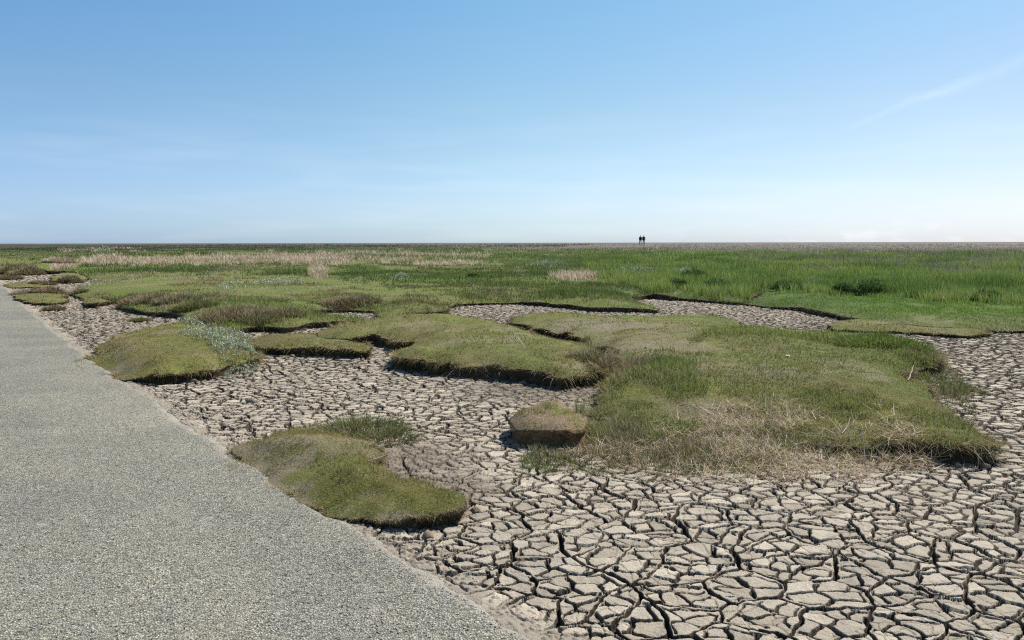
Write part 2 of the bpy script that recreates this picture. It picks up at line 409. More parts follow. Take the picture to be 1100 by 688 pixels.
# coarse outlines used for distance look-ups
def log_polar(P):
    rho = np.hypot(P[:, 0], P[:, 1]); return np.stack([np.arctan2(P[:, 0], P[:, 1]), np.log(rho)], -1)
def region_sdf(r, X, Y):
    if np.size(X) < 2500 or r.key == 'E': return region_sdf0(r, X, Y)
    if not hasattr(r, 'grid'):
        B = r.P[:getattr(r, 'nbank', r.n)]
        az = np.arctan2(B[:, 0], B[:, 1]); rho = np.hypot(*B.T)
        if r.key == 'M': na, ni, i0, i1, a0, a1 = 1000, 420, 1 / 9500, 1 / (rho.min() - .6), az.min() - .02, az.max() + .02
        else: na, ni, i0, i1, a0, a1 = 320, 240, 1 / (rho.max() + .5), 1 / (rho.min() - .5), az.min() - .5 / rho.min(), az.max() + .5 / rho.min()
        ga = np.linspace(a0, a1, na); gi = np.linspace(i0, i1, ni); A_, I_ = np.meshgrid(ga, gi)
        D = np.empty(A_.shape, np.float32)
        if r.key == 'M':
            fr = I_[:, 0] > 1 / 60.; D[fr] = region_sdf0(r, (np.sin(A_) / I_)[fr], (np.cos(A_) / I_)[fr])
            nr = ~fr; sub = D[nr]; k = max(1, 6)
            cols_ = np.unique(np.r_[np.arange(0, na, k), na - 1]); t = region_sdf0(r, (np.sin(A_) / I_)[nr][:, cols_], (np.cos(A_) / I_)[nr][:, cols_])
            D[nr] = np.stack([np.interp(np.arange(na), cols_, q) for q in t])
        else: D = region_sdf0(r, np.sin(A_) / I_, np.cos(A_) / I_)
        r.grid = (a0, a1, i0, i1, D)
    a0, a1, i0, i1, D = r.grid; ni, na = D.shape
    u = (np.arctan2(X, Y) - a0) / (a1 - a0) * (na - 1); v = (1 / np.maximum(np.hypot(X, Y), .01) - i0) / (i1 - i0) * (ni - 1)
    out = (u < 0) | (u > na - 1.001) | (v < 0) | (v > ni - 1.001)
    u = np.clip(u, 0, na - 1.001); v = np.clip(v, 0, ni - 1.001); iu = u.astype(int); iv = v.astype(int); fu = (u - iu).astype(np.float32); fv = (v - iv).astype(np.float32)
    d = (D[iv, iu] * (1 - fu) + D[iv, iu + 1] * fu) * (1 - fv) + (D[iv + 1, iu] * (1 - fu) + D[iv + 1, iu + 1] * fu) * fv
    return np.where(out, np.minimum(d, -1.0), d)
def region_sdf0(r, X, Y):
    if r.key == 'M':
        # inside test in full, distance to the near bank only
        Lb = r.P[:r.nbank]
        rho = np.hypot(X, Y)
        Q = np.vstack([Lb, [[Lb[-1, 0] * 60, Lb[-1, 1] * 60], [Lb[0, 0] * 300, Lb[0, 1] * 300]]])
        # swap far corners for a wide box behind the meadow
        a0 = math.atan2(Lb[0, 0], Lb[0, 1]); a1 = math.atan2(Lb[-1, 0], Lb[-1, 1]); R = 12000
        Q = np.vstack([Lb, [[math.sin(a1) * R, math.cos(a1) * R], [0, R * 2.5], [math.sin(a0) * R, math.cos(a0) * R]]])
        return sdf(X, Y, Q)
    return sdf(X, Y, r.P)
def top_z(r, X, Y, d):
    z = r.h * (1.04 - (.50 + .34 * fbm(X, Y, 2.4, 3, 33)) * np.exp(-np.maximum(d, 0) / (.13 if r.key == 'E' else .26 if r.h > .12 else .1)))
    if r.key == 'M':
        z = r.h * (1 - np.clip(.72 + .35 * fbm(X, Y, .8, 2, 33), .3, .9) * np.exp(-np.maximum(d, 0) / .55))
    if r.key == 'E': z = z + .035 * fbm(X, Y, 4, 4, 39) * np.clip(d / .1, 0, 1)
    if r.key in 'AD':
        z = z * (.12 + .88 * smooth((edge_dist(X, Y) + .10) / .5))
    if r.key == 'F':
        for gu, gv, gr, ga in ((690, 455, 1.0, .13), (780, 450, .8, .11), (860, 455, .5, .07)):
            gx, gy = w(gu, gv, .1); z = z - ga * np.exp(-((X - gx) ** 2 + (Y - gy) ** 2) / gr ** 2)
        z = np.maximum(z, .03)
    und = {'M': .05, 'F': .05, 'C': .04}.get(r.key, .02)
    z = z + (.055 if r.h > .1 else .012) * fbm(X, Y, 2.2, 4, 37) * np.clip(d / .25, 0, 1)
    z = z + und * fbm(X, Y, .9, 3, 31) * np.clip(d / .5, 0, 1) + .012 * fbm(X, Y, 5, 2, 35) * np.clip(d / .1, 0, 1)
    if r.key == 'M':
        rho = np.hypot(X, Y); z = z + rise(rho) + .16 * fbm(X, Y, .22, 3, 41) * np.clip((d - .5) / 6, 0, 1) * np.clip(1 - (rho - 90) / 60, 0, 1)
    if r.key == 'F':      # second low step that runs across the top
        z = z - .05 * smooth((np.hypot(X, Y) - 11) / 5)
    return z

# colours of the short turf by place
def mixc(a, b, t): return np.asarray(a, float) * (1 - t[..., None]) + np.asarray(b, float) * t[..., None]
OLIVE = (.275, .285, .080); OLIVE_B = (.31, .275, .115); GREEN = (.21, .27, .055); BRIGHT = (.125, .20, .035)
STRAW = (.46, .36, .25); SILV = (.36, .42, .34); RUST = (.20, .115, .06); DEEP = (.05, .10, .022); HAZEB = (.27, .24, .20)

# vegetation zones of the meadow, given as ground outlines
ZONES = [
 ('straw', [(186, 284), (200, 277), (260, 273), (330, 271), (410, 270), (470, 272), (530, 276), (470, 280), (420, 283), (380, 281), (345, 287), (300, 284), (250, 285)]),
 ('straw', [(80, 283), (110, 275), (150, 276), (180, 278), (196, 283), (150, 286), (110, 287)]),
 ('straw', [(55, 288), (62, 281), (74, 281), (82, 288)]),
 ('straw', [(330, 296), (335, 287), (352, 289), (356, 297), (345, 302)]),
 ('straw', [(590, 300), (600, 292), (640, 292), (645, 299), (620, 303)]),
 ('straw', [(445, 284), (462, 279), (500, 278), (520, 281), (500, 285), (465, 286)]),
 ('straw', [(120, 283), (132, 277), (188, 279), (190, 286), (150, 287)]),
 ('straw', [(60, 270), (100, 266), (130, 266), (160, 270), (110, 272)]),
]
ZW = [(k, w([q[0] for q in p], [q[1] for q in p], .25)) for k, p in ZONES]
def in_zone(X, Y, kind, soft=.15):
    m = np.zeros(X.shape, np.float32)
    for k, P in ZW:
        if k != kind: continue
        rho = np.hypot(*P.mean(0)); d = sdf(X, Y, P)
        d = d + fbm(X, Y, 6.0 / rho * 3, 3, 77) * rho * .03
        m = np.maximum(m, np.clip(d / (rho * .02) + .5, 0, 1))
    return m
def bare(r, X, Y):
    b = smooth((fbm(X, Y, 1.3, 5, 601, .65) - .12) * 5) * (.55 if r.key != 'M' else .35)
    if r.key in 'AD':
        e = edge_dist(X, Y); b = np.maximum(b, smooth(((.30 if r.key == 'D' else .08) + .5 * fbm(X, Y, 3.5, 3, 602) - e) / .25) * .9)
    if r.key == 'F':
        for gu, gv, gr in ((728, 392, .35), (745, 428, .3), (690, 372, .6), (640, 350, .9), (830, 402, .4)):
            g = w(gu, gv, .2); b = np.maximum(b, np.exp(-(((X - g[0]) / 1.4) ** 2 + (Y - g[1]) ** 2) / gr ** 2) * (.4 + .9 * vnoise(X * 6, Y * 6, 603)))
    if r.key == 'E': b = np.maximum(b, smooth(.62 + fbm(X, Y, 5, 3, 604) * 1.8))
    return np.clip(b, 0, 1)
def ground_col(r, X, Y):
    n1 = fbm(X, Y, .55, 4, 11) * .5 + .5; n2 = fbm(X, Y, 2.6, 3, 12) * .5 + .5
    if r.key != 'M':
        c = mixc(OLIVE, OLIVE_B, smooth(n1 * 2.4 - .7)); c = c * (.72 + .56 * n2[..., None])
        yg = smooth(fbm(X, Y, .8, 3, 15) * 3)[..., None] * .55; c = c * (1 - yg) + np.asarray((.24, .30, .07)) * yg
        if r.key == 'F':
            lt = smooth((X - w(800, 400, .2)[0]) / 2.0)[..., None] * .6; c = c * (1 - lt) + np.asarray((.19, .235, .06)) * lt
        return c
    u, v = px_of(X, Y, .25 + rise(np.hypot(X, Y))); rho = np.hypot(X, Y)
    c = mixc(GREEN, OLIVE, np.clip(n1 * 1.6 - .3, 0, 1))
    right = np.clip((u - 640) / 120, 0, 1) * np.clip((rho - 15) / 4, 0, 1)
    c = c * (1 - right[..., None]) + np.asarray(BRIGHT) * right[..., None]
    # darker sward past the straw belt, then brown grey sea-lavender flats at the horizon
    dk = smooth((rho - 70) / 40)
    far_l = np.asarray((.062, .075, .035)); far_r = np.asarray((.075, .12, .035))
    t = np.clip((u - 250) / 350, 0, 1)[..., None]
    c = c * (1 - dk[..., None]) + (far_l * (1 - t) + far_r * t) * dk[..., None]
    g = smooth((rho - 78 - 160 * np.clip((560 - u) / 500, 0, 1)) / 40) * (.7 + .6 * n2)
    g = np.clip(g, 0, 1)
    band = fbm(X / 3.0, Y, .05, 3, 91)
    hz = mixc(HAZEB, (.13, .115, .09), np.clip(band * 2.2 - .1, 0, 1))
    lft = np.clip((480 - u) / 300, 0, 1)
    hz = hz * (1 - .5 * lft[..., None])
    c = c * (1 - g[..., None]) + hz * g[..., None]
    return c * (.8 + .4 * n2[..., None])

# ------------------------------------------------------------------ build mounds
def build_region(r, parent):
    P = r.P
    if r.key == 'M':
        az0 = math.atan2(P[0, 0], P[0, 1]); az1 = math.atan2(P[r.nbank - 1, 0], P[r.nbank - 1, 1])
        rr = np.exp(np.arange(math.log(13), math.log(7800), .045)); aa = np.arange(az0, az1, .0075)
        A_, R_ = np.meshgrid(aa, rr); A_ = A_ + rng.uniform(-.002, .002, A_.shape); R_ = R_ * np.exp(rng.uniform(-.012, .012, R_.shape))
        X = np.sin(A_) * R_; Y = np.cos(A_) * R_
        d = region_sdf(r, X, Y); m = d > R_ * .012
        m &= (R_ < 300) | (np.arange(len(rr))[:, None] % 2 == 0)
        I = np.stack([X[m], Y[m]], -1)
    else:
        ip = interior_px(r, 4.0 if r.key in 'FC' else 3.0)
        I = w(ip[:, 0], ip[:, 1], r.h); d = sdf(I[:, 0], I[:, 1], P); I = I[d > .03]
    allp = np.vstack([P, I]); lp = log_polar(allp)
    res = delaunay_2d_cdt([Vector(q) for q in lp], [], [list(range(len(P)))], 1, 1e-7, True)
    vv, _, faces, ov = res[0], res[1], res[2], res[3]
    LP = np.array([(q[0], q[1]) for q in vv])
    rho = np.exp(LP[:, 1]); XY = np.stack([np.sin(LP[:, 0]) * rho, np.cos(LP[:, 0]) * rho], -1)
    d = np.maximum(region_sdf(r, XY[:, 0], XY[:, 1]), 0)
    r.map = {}
    for k, ids in enumerate(ov):
        for i in ids:
            r.map[i] = k
    edge = np.array([r.map.get(i, -1) for i in range(len(P))]); ok = edge >= 0
    d[edge[ok]] = 0
    Z = top_z(r, XY[:, 0], XY[:, 1], d)
    tris = np.array([f for f in faces if len(f) == 3])
    cen_ = (XY[tris[:, 0]] + XY[tris[:, 1]] + XY[tris[:, 2]]) / 3
    lc_ = (LP[tris[:, 0]] + LP[tris[:, 1]] + LP[tris[:, 2]]) / 3
    tris = tris[sdf(lc_[:, 0], lc_[:, 1], log_polar(P)) > 0]
    # orient upwards
    a, b, c = XY[tris[:, 0]], XY[tris[:, 1]], XY[tris[:, 2]]
    cr = (b[:, 0] - a[:, 0]) * (c[:, 1] - a[:, 1]) - (b[:, 1] - a[:, 1]) * (c[:, 0] - a[:, 0])
    tris[cr < 0] = tris[cr < 0][:, ::-1]
    V = np.column_stack([XY, Z]); bb_ = bare(r, XY[:, 0], XY[:, 1])
    C = mixc(ground_col(r, XY[:, 0], XY[:, 1]) * .55, (.225, .19, .125) if r.key != 'E' else (.25, .185, .115), np.clip(bb_ * 1.2, 0, 1))
    # bank
    nb = r.nbank if r.key == 'M' else r.n
    B = P[:nb]; closed = r.key != 'M'
    T = (np.roll(B, -1, 0) - np.roll(B, 1, 0)) if closed else np.gradient(B, axis=0)
    T /= np.linalg.norm(T, axis=1)[:, None] + 1e-9; N = np.stack([T[:, 1], -T[:, 0]], -1)
    test = sdf(B[:, 0] + N[:, 0] * .02, B[:, 1] + N[:, 1] * .02, P) if closed else region_sdf(r, B[:, 0] + N[:, 0] * .05, B[:, 1] + N[:, 1] * .05)
    if np.mean(test > 0) > .5: N = -N
    for _ in range(3): N = (np.roll(N, 1, 0) + N * 2 + np.roll(N, -1, 0)) if closed else N
    N /= np.linalg.norm(N, axis=1)[:, None] + 1e-9
    r.N = N; r.B = B
    z0 = top_z(r, B[:, 0], B[:, 1], np.zeros(nb)); r.z0 = z0
    arc = np.r_[0, np.cumsum(np.hypot(*np.diff(B, axis=0).T))]
    K = 11; rows = []; prof = np.interp(np.linspace(0, 1, K), [0, .12, .3, .6, .85, 1], [0, .018, -.015, -.04, -.01, .05])
    sc_ = min(1, r.h / .2)
    for k in range(K):
        t = k / (K - 1)
        nn = fbm(arc * 1.0, np.full(nb, t * .25), 6, 4, 61 + nb, .65) * .07 * min(1, k / 2)
        off = prof[k] * sc_ + nn * sc_
        q = B + N * off[:, None]; z = z0 * (1 - t) - .035 * t
        rows.append(np.column_stack([q, z]))
    S = np.vstack(rows); base = len(V)
    i = np.arange(nb if closed else nb - 1); j = (i + 1) % nb
    quads = []
    for k in range(K - 1):
        quads.append(np.stack([base + k * nb + i, base + k * nb + j, base + (k + 1) * nb + j, base + (k + 1) * nb + i], -1))
    quads = np.vstack(quads)
    V = np.vstack([V, S])
    tint = np.ones((len(S), 3)) * (.8 + .5 * np.clip(fbm(S[:, 0], S[:, 1], 3, 3, 9), -1, 1))[:, None]
    if r.key == 'E': tint *= np.array([1.7, 1.45, 1.2])
    C = np.vstack([C, tint])
    midx = np.r_[np.zeros(len(tris)), np.ones(len(quads))]
    me = make_mesh('turf_ground' if r.key == 'M' else 'soil_block', V, tris, quads, C, True, midx)
    o = link('ground' if r.key == 'M' else 'soil_block', me, (M_FLOOR, M_SOIL), parent)
    return o

# ------------------------------------------------------------------ blades
class Blades:
    def __init__(self): self.V = []; self.T = []; self.C = []; self.n = 0
    def add(self, P, L, W, az, lean, bend=0.0, nseg=1, col=(.1, .1, .1), tip=None, taper=True):
        n = len(P)
        if n == 0: return
        L = np.broadcast_to(L, n); W = np.broadcast_to(W, n); az = np.broadcast_to(az, n); lean = np.broadcast_to(lean, n); bend = np.broadcast_to(bend, n)
        col = np.broadcast_to(col, (n, 3)); tip = col if tip is None else np.broadcast_to(tip, (n, 3))
        tw = rng.uniform(-1.2, 1.2, n); sx = -np.sin(az + tw); sy = np.cos(az + tw)
        side = np.stack([sx, sy, np.zeros(n)], -1)
        pos = P.astype(float).copy(); lev = []
        lc = []
        for k in range(nseg + 1):
            s = k / nseg
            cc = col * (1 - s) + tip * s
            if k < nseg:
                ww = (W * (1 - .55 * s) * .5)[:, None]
                lev += [pos - side * ww, pos + side * ww]; lc += [cc, cc]
            else: lev += [pos]; lc += [cc]
            th = lean + bend * (s + .5 / nseg)
            st = (L / nseg)
            pos = pos + np.stack([np.sin(th) * np.cos(az) * st, np.sin(th) * np.sin(az) * st, np.cos(th) * st], -1)
        k2 = 2 * nseg + 1
        V = np.stack(lev, 1).reshape(-1, 3); C = np.stack(lc, 1).reshape(-1, 3)
        b = self.n + np.arange(n)[:, None] * k2
        T = []
        for k in range(nseg - 1):
            T += [np.hstack([b + 2 * k, b + 2 * k + 1, b + 2 * k + 3]), np.hstack([b + 2 * k, b + 2 * k + 3, b + 2 * k + 2])]
        T.append(np.hstack([b + 2 * nseg - 2, b + 2 * nseg - 1, b + 2 * nseg]))
        self.V.append(V.astype(np.float32)); self.C.append(C.astype(np.float32)); self.T.append(np.vstack(T)); self.n += n * k2
    def obj(self, name, parent=None, mat=None):
        if not self.n: return None
        me = make_mesh(name, np.vstack(self.V), np.vstack(self.T), None, np.vstack(self.C))
        global NBL; NBL += len(me.polygons)
        return link(name, me, (mat or M_BLADE,), parent)
NBL = 0
def pxm(rho): return rho / 745.0            # metres covered by one rendered pixel
def sample_px(poly_px, dens, h=0.0, soft=0.0):
    P = np.asarray(poly_px, float); x0, y0 = P.min(0); x1, y1 = P.max(0); n = int((x1 - x0) * (y1 - y0) * dens)
    u = rng.uniform(x0, x1, n); v = rng.uniform(y0, y1, n)
    d = sdf(u, v, P)
    if soft: d = d + fbm(u, v * 2.2, 1 / (soft * 3), 3, 3) * soft * 1.3 + rng.normal(0, .35 * soft, n)
    m = d > 0
    return w(u[m], v[m], h), u[m], v[m]
def pal(n, cols, wts=None, var=.22):
    cols = np.asarray(cols, float); k = rng.choice(len(cols), n, p=wts)
    return cols[k] * (1 + rng.uniform(-var, var, (n, 1))) * (1 + rng.uniform(-.06, .06, (n, 3)))

# height of everything the plants can stand on
def height_at(X, Y, keys='ABCDEFGHIJKM'):
    z = np.zeros(X.shape)
    for k in keys:
        r = regions[k]
        lo = r.P[:getattr(r, 'nbank', r.n)].min(0) - .1; hi = r.P.max(0) + .1
        m = (X > lo[0]) & (X < hi[0]) & (Y > lo[1]) & (Y < hi[1])
        if not m.any(): continue
        d = region_sdf(r, X[m], Y[m]); zz = top_z(r, X[m], Y[m], d)
        z[m] = np.where(d > 0, np.maximum(zz, z[m]), z[m])
    return z
def put(XY, dz=-.006, keys='ABCDEFGHIJKM'):
    return np.column_stack([XY, height_at(XY[:, 0], XY[:, 1], keys) + dz])

def turf_blades(r, dens, bl):
    """short grazed turf over a whole mound"""
    XY, u, v = sample_px(r.px, dens, r.h)
    d = region_sdf(r, XY[:, 0], XY[:, 1]); m = (d > -.005) & (rng.random(len(d)) > bare(r, XY[:, 0], XY[:, 1]) * .78); XY = XY[m]; d = d[m]
    n = len(XY); rho = np.hypot(*XY.T)
    z = top_z(r, XY[:, 0], XY[:, 1], np.maximum(d, 0))
    c = ground_col(r, XY[:, 0], XY[:, 1]) * (1 + rng.uniform(-.3, .3, (n, 1)))
    dead = rng.random(n) < .10 + .25 * np.clip(fbm(XY[:, 0], XY[:, 1], 1.3, 3, 55), 0, 1)
    c[dead] = pal(dead.sum(), [(.34, .29, .17), (.28, .22, .12)])
    if r.key in 'HKJE': bb = rng.random(n) < .7; c[bb] = pal(bb.sum(), [(.30, .20, .12), (.22, .18, .08), (.40, .31, .20)])
    pt = smooth(fbm(XY[:, 0], XY[:, 1], 2.0, 3, 58) * 3 - .6)[:, None] * .5; c = c * (1 - pt) + np.asarray((.26, .21, .12)) * pt; c = c * np.array([1.10, 1.05, 1.0])
    br = np.exp(-np.maximum(d, 0) / .06)[:, None] * .55
    c = c * (1 - br) + np.asarray((.15, .115, .045)) * br
    clump = np.clip(fbm(XY[:, 0], XY[:, 1], 7, 3, 66) + .2, 0, 1)
    L = rng.uniform(.008, .022, n) * (1 + .9 * clump) * (.65 if r.key == 'D' else 1)
    if r.key in 'DA': c = c * np.array([1.06, .96, 1.0]); L = np.maximum(L, pxm(rho) * .9)
    W = np.maximum(.0028, pxm(rho) * .62) * rng.uniform(.6, 1.3, n)
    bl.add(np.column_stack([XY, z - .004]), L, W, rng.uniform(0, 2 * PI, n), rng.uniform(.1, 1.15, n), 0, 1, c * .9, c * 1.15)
def bank_blades(r, per_m, bl, cols, L0=.05, seg=2, sel=None):
    B = r.B; seglen = np.hypot(*(np.roll(B, -1, 0) - B).T)
    if r.key == 'M': seglen[-1] = 0
    rho = np.hypot(*B.T); pr = seglen * np.minimum(per_m, 16 / pxm(rho)) * np.clip(.7 + 1.6 * fbm(B[:, 0], B[:, 1], 2.0, 3, 71), .12, 1.6)
    if sel is not None: pr = pr * sel(B)
    n = int(pr.sum()); i = rng.choice(len(B), n, p=pr / pr.sum()); t = rng.random(n)
    j = (i + 1) % len(B)
    XY = B[i] * (1 - t[:, None]) + B[j] * t[:, None]; N = r.N[i]; z0 = r.z0[i]
    h = rng.random(n) ** 1.6
    P = np.column_stack([XY + N * (.008 - .03 * np.clip(h * 3, 0, 1) * (h > .2))[:, None] * min(1, r.h / .2), z0 * (1 - h * .95)])
    az = np.arctan2(N[:, 1], N[:, 0]) + rng.normal(0, .7, n)
    L = L0 * rng.uniform(.4, 1.7, n) * np.clip(1 + 1.2 * fbm(XY[:, 0], XY[:, 1], 2.5, 3, 72), .5, 1.8); L = np.maximum(L, pxm(rho[i]) * 1.5)
    W = np.maximum(.003, pxm(rho[i]) * .55)
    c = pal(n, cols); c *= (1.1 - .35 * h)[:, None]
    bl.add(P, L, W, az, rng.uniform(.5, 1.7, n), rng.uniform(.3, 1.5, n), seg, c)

def tuft(bl, XY, radius, count, L0, cols, lean=.5, wts=None, dark=None, keys='ABCDEFGHIJKM', wmin=.003, seg=3, ell=1.0, zbase=None):
    a = rng.uniform(0, 2 * PI, count); q = np.sqrt(rng.random(count)) * radius
    p = np.stack([XY[0] + np.cos(a) * q * ell, XY[1] + np.sin(a) * q], -1)
    P = put(p, -.01, keys) if zbase is None else np.column_stack([p, np.full(count, zbase)])
    rho = np.hypot(*XY); n = count
    f = q / radius
    L = L0 * rng.uniform(.55, 1.2, n) * (1.1 - .4 * f)
    az = a + rng.normal(0, .6, n)
    c = pal(n, cols, wts)
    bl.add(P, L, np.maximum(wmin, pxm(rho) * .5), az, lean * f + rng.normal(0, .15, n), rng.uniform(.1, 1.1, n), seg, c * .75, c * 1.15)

# =========================================================== ground sheets
t1 = time.time()
meadow = tag(link('salt_meadow', None), 'green salt marsh meadow stretching to the horizon', 'meadow', kind='structure')
build_region(regions['M'], meadow)
INFO = {
 'A': ('flat turf mound beside the road with silver leaved plants on its right corner', 'green turf mound'),
 'B': ('narrow dark banked turf slab between silver plants and the broad middle mound', ''),
 'C': ('broad olive turf mound in the middle with dark overhanging front bank and hanging roots', ''),
 'D': ('nearest turf mound lying along the road edge in the foreground', ''),
 'E': ('small block of pale bare soil with brown mossy top casting a shadow on cracked mud', ''),
 'F': ('largest turf mound on the right with rounded nose standing on cracked mud', ''),
 'G': ('very low thin turf islet in the right mud channel before the bright green bank', ''),
 'H': ('small brown tussocky turf mound touching the far end of the road edge', ''),
 'I': ('small green turf mound below the straw heap at far left', ''),
 'J': ('tiny black undercut turf block in the mud in front of the brown tussocks', ''),
 'K': ('flat dark turf sliver nearest the far road end at left edge', ''),
}
OBJ = {}
for k in 'ABCDEFGHIJK':
    r = regions[k]
    cen = r.P.mean(0)
    e = link('turf_mound' if k != 'E' else 'soil_hummock', None)
    tag(e, INFO[k][0], 'turf mound' if k != 'E' else 'soil block', 'turf mounds left standing in the dried mud' if k != 'E' else None)
    e.location = (cen[0], cen[1], 0)
    o = build_region(r, e); o.matrix_parent_inverse = Matrix.Translation((-cen[0], -cen[1], 0))
    OBJ[k] = (e, Matrix.Translation((-cen[0], -cen[1], 0)))
print('mounds', time.time() - t1); t1 = time.time()

# ------------------------------------------------------------------ cracked mud
def mud_sheet():
    az = np.radians(np.arange(-41, 45, .058)); rr = [1.75]
    while rr[-1] < 46:
        q = rr[-1]; rr.append(q + min(.00048 * q * q, .0135 if q < 14 else .0135 * (q / 14) ** 2.4))
    A_, R_ = np.meshgrid(az, np.array(rr[::-1])); X = np.sin(A_) * R_; Y = np.cos(A_) * R_
    sy, sx = X.shape
    yy = np.unique(np.r_[np.arange(0, sy, 5), sy - 1]); xx = np.unique(np.r_[np.arange(0, sx, 5), sx - 1])
    Xc = X[np.ix_(yy, xx)]; Yc = Y[np.ix_(yy, xx)]
    def up(G):
        G1 = np.empty((len(yy), sx), np.float32)
        for i in range(len(yy)): G1[i] = np.interp(np.arange(sx), xx, G[i])
        iy = np.clip(np.searchsorted(yy, np.arange(sy), side='right') - 1, 0, len(yy) - 2)
        t = ((np.arange(sy) - yy[iy]) / (yy[iy + 1] - yy[iy]))[:, None].astype(np.float32)
        return G1[iy] * (1 - t) + G1[iy + 1] * t
    dmax = np.full(Xc.shape, -99.0, np.float32)
    for k, r in regions.items():
        lo = r.P[:getattr(r, 'nbank', r.n)].min(0) - 1.5; hi = r.P.max(0) + 1.5
        m = (Xc > lo[0]) & (Xc < hi[0]) & (Yc > lo[1]) & (Yc < hi[1])
        if m.any():
            dmax[m] = np.maximum(dmax[m], region_sdf(r, Xc[m], Yc[m]))
    dm = up(dmax); ed = up(edge_dist(Xc, Yc))
    keep = (dm < .14) & (ed > -.22)
    # crack network
    wx = X + fbm(X, Y, 5, 3, 101) * .05 + fbm(X, Y, 28, 2, 102) * .010
    wy = Y + fbm(X, Y, 5, 3, 103) * .05 + fbm(X, Y, 28, 2, 104) * .010
    flat = keep.ravel(); x = X.ravel()[flat]; y = Y.ravel()[flat]; wx = wx.ravel()[flat]; wy = wy.ravel()[flat]; dmf = dm.ravel()[flat]; edf = ed.ravel()[flat]
    b1, b2, cx1, cy1, e1 = voronoi(.9 * (wx * .87 + wy * .5), (wy * .87 - wx * .5) * 1.15, .275, 1, .98)
    c1, c2, cx2, cy2, e2 = voronoi(wx * .93 + .3 * _hash(b1, b2, 9), wy * 1.22 + .3 * _hash(b1, b2, 8), .122, 3, .98)
    e2 = np.where(e1 < .02, .2, e2)
    _, _, _, _, e3 = voronoi(wx * 1.1 + 5, wy, .10, 7, .95)
    big = fbm(x, y, .35, 3, 120) * .5 + .5
    var = .45 + 1.3 * (fbm(x, y, 2.2, 2, 121) * .5 + .5)
    rho = np.hypot(x, y)
    w1 = .0062 * var; w2 = .0050 * var; soft = np.clip(pxm(rho) * .6, .0035, .012)
    # strength of cracking falls off beside the road and in trampled crumbly places
    crumb = np.zeros(len(x), np.float32)
    for (pu, pv, rad) in ((600, 415, .9), (430, 495, .45), (440, 520, .35), (40, 312, 1.2), (470, 520, .3), (560, 405, .5)):
        c = w(pu, pv); crumb = np.maximum(crumb, np.exp(-((x - c[0]) ** 2 + (y - c[1]) ** 2) / rad ** 2))
    crumb = np.clip(crumb * 1.5 + fbm(x, y, 3, 3, 130) * .5 * (crumb > .1), 0, 1)
    k1 = smooth((edf + fbm(x, y, 2.5, 4, 133) * .22 + .02) / .16) * (1 - .42 * crumb)
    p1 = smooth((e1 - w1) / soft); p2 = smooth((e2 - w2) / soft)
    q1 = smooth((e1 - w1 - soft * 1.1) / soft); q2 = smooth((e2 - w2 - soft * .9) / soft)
    p3 = smooth(e3 / .006); w3 = (vnoise(x * 3, y * 3, 140) > .5)
    D1 = .045 * (.6 + .6 * big); D2 = .032 * (.5 + .9 * vnoise(x * 1.5, y * 1.5, 150))
    z = -(1 - p1) * D1 * k1 - (1 - p2) * D2 * k1 * p1 - (1 - p3) * .007 * k1 * p1 * p2 * w3
    # plates: rounded shoulders, slight dish, tilt, uneven level
    z = z - .005 * np.exp(-np.minimum(e1, e2) / .006) * k1
    hx = _hash(c1 + b1 * 13, c2 + b2 * 7, 21) - .5; hy = _hash(c1 + b1 * 13, c2 + b2 * 7, 22) - .5; hz = _hash(c1 + b1 * 13, c2 + b2 * 7, 23)
    z = z + (cx2 * hx + cy2 * hy) * .11 * k1 * p1 * p2 + (hz - .5) * .009 * k1 * p1 * p2
    z = z + fbm(x, y, 22, 3, 160) * .0035 + fbm(x, y, 80, 2, 161) * .0014 + fbm(x, y, .5, 2, 162) * .012
    # crumbs and clods
    cl = voronoi(x, y, .035, 170, .9); clod = np.clip(1 - np.hypot(cl[2], cl[3]) / .014, 0, 1) ** .5
    amt = np.clip(crumb + .9 * np.exp(-((edf - .06) / .11) ** 2) + .35 * (1 - p1), 0, 1) * (_hash(cl[0], cl[1], 171) > .45)
    z = z + clod * .012 * amt
    z = z + .02 * np.exp(-((edf) / .12) ** 2) * (fbm(x, y, 7, 3, 172) * .5 + .5)
    z = z - .03 * smooth(-edf / .2)
    # colour
    base = mixc((.37, .315, .24), (.50, .435, .34), hz); base = base * (.96 + (hx * .34)[:, None])
    base = mixc(base, (.33, .29, .235), np.clip(fbm(x, y, 1.3, 4, 180) * 1.2 - .05, 0, .5))
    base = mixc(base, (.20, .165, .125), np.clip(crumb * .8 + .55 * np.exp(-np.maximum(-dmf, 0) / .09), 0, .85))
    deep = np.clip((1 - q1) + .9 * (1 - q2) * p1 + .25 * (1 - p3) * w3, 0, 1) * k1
    base = mixc(base, (.030, .022, .015), deep * .95)     # crack shade painted near-black up the walls to the lip, over damp silt
    base = mixc(base, (.26, .225, .18), np.clip(.75 * np.exp(-((edf + .05 * fbm(x, y, 5, 3, 190)) / .10) ** 2), 0, 1))
    idx = -np.ones(X.size, np.int64); idx[flat] = np.arange(len(x)); idx = idx.reshape(X.shape)
    q = np.stack([idx[:-1, :-1], idx[:-1, 1:], idx[1:, 1:], idx[1:, :-1]], -1).reshape(-1, 4); q = q[(q >= 0).all(1)]
    q = q[:, ::-1]
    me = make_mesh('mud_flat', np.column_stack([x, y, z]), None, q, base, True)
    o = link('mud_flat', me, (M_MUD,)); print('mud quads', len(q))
    return tag(o, 'pale dried mud split by deep cracks into irregular plates', 'mud', kind='structure')
mud_sheet()
print('mud', time.time() - t1); t1 = time.time()

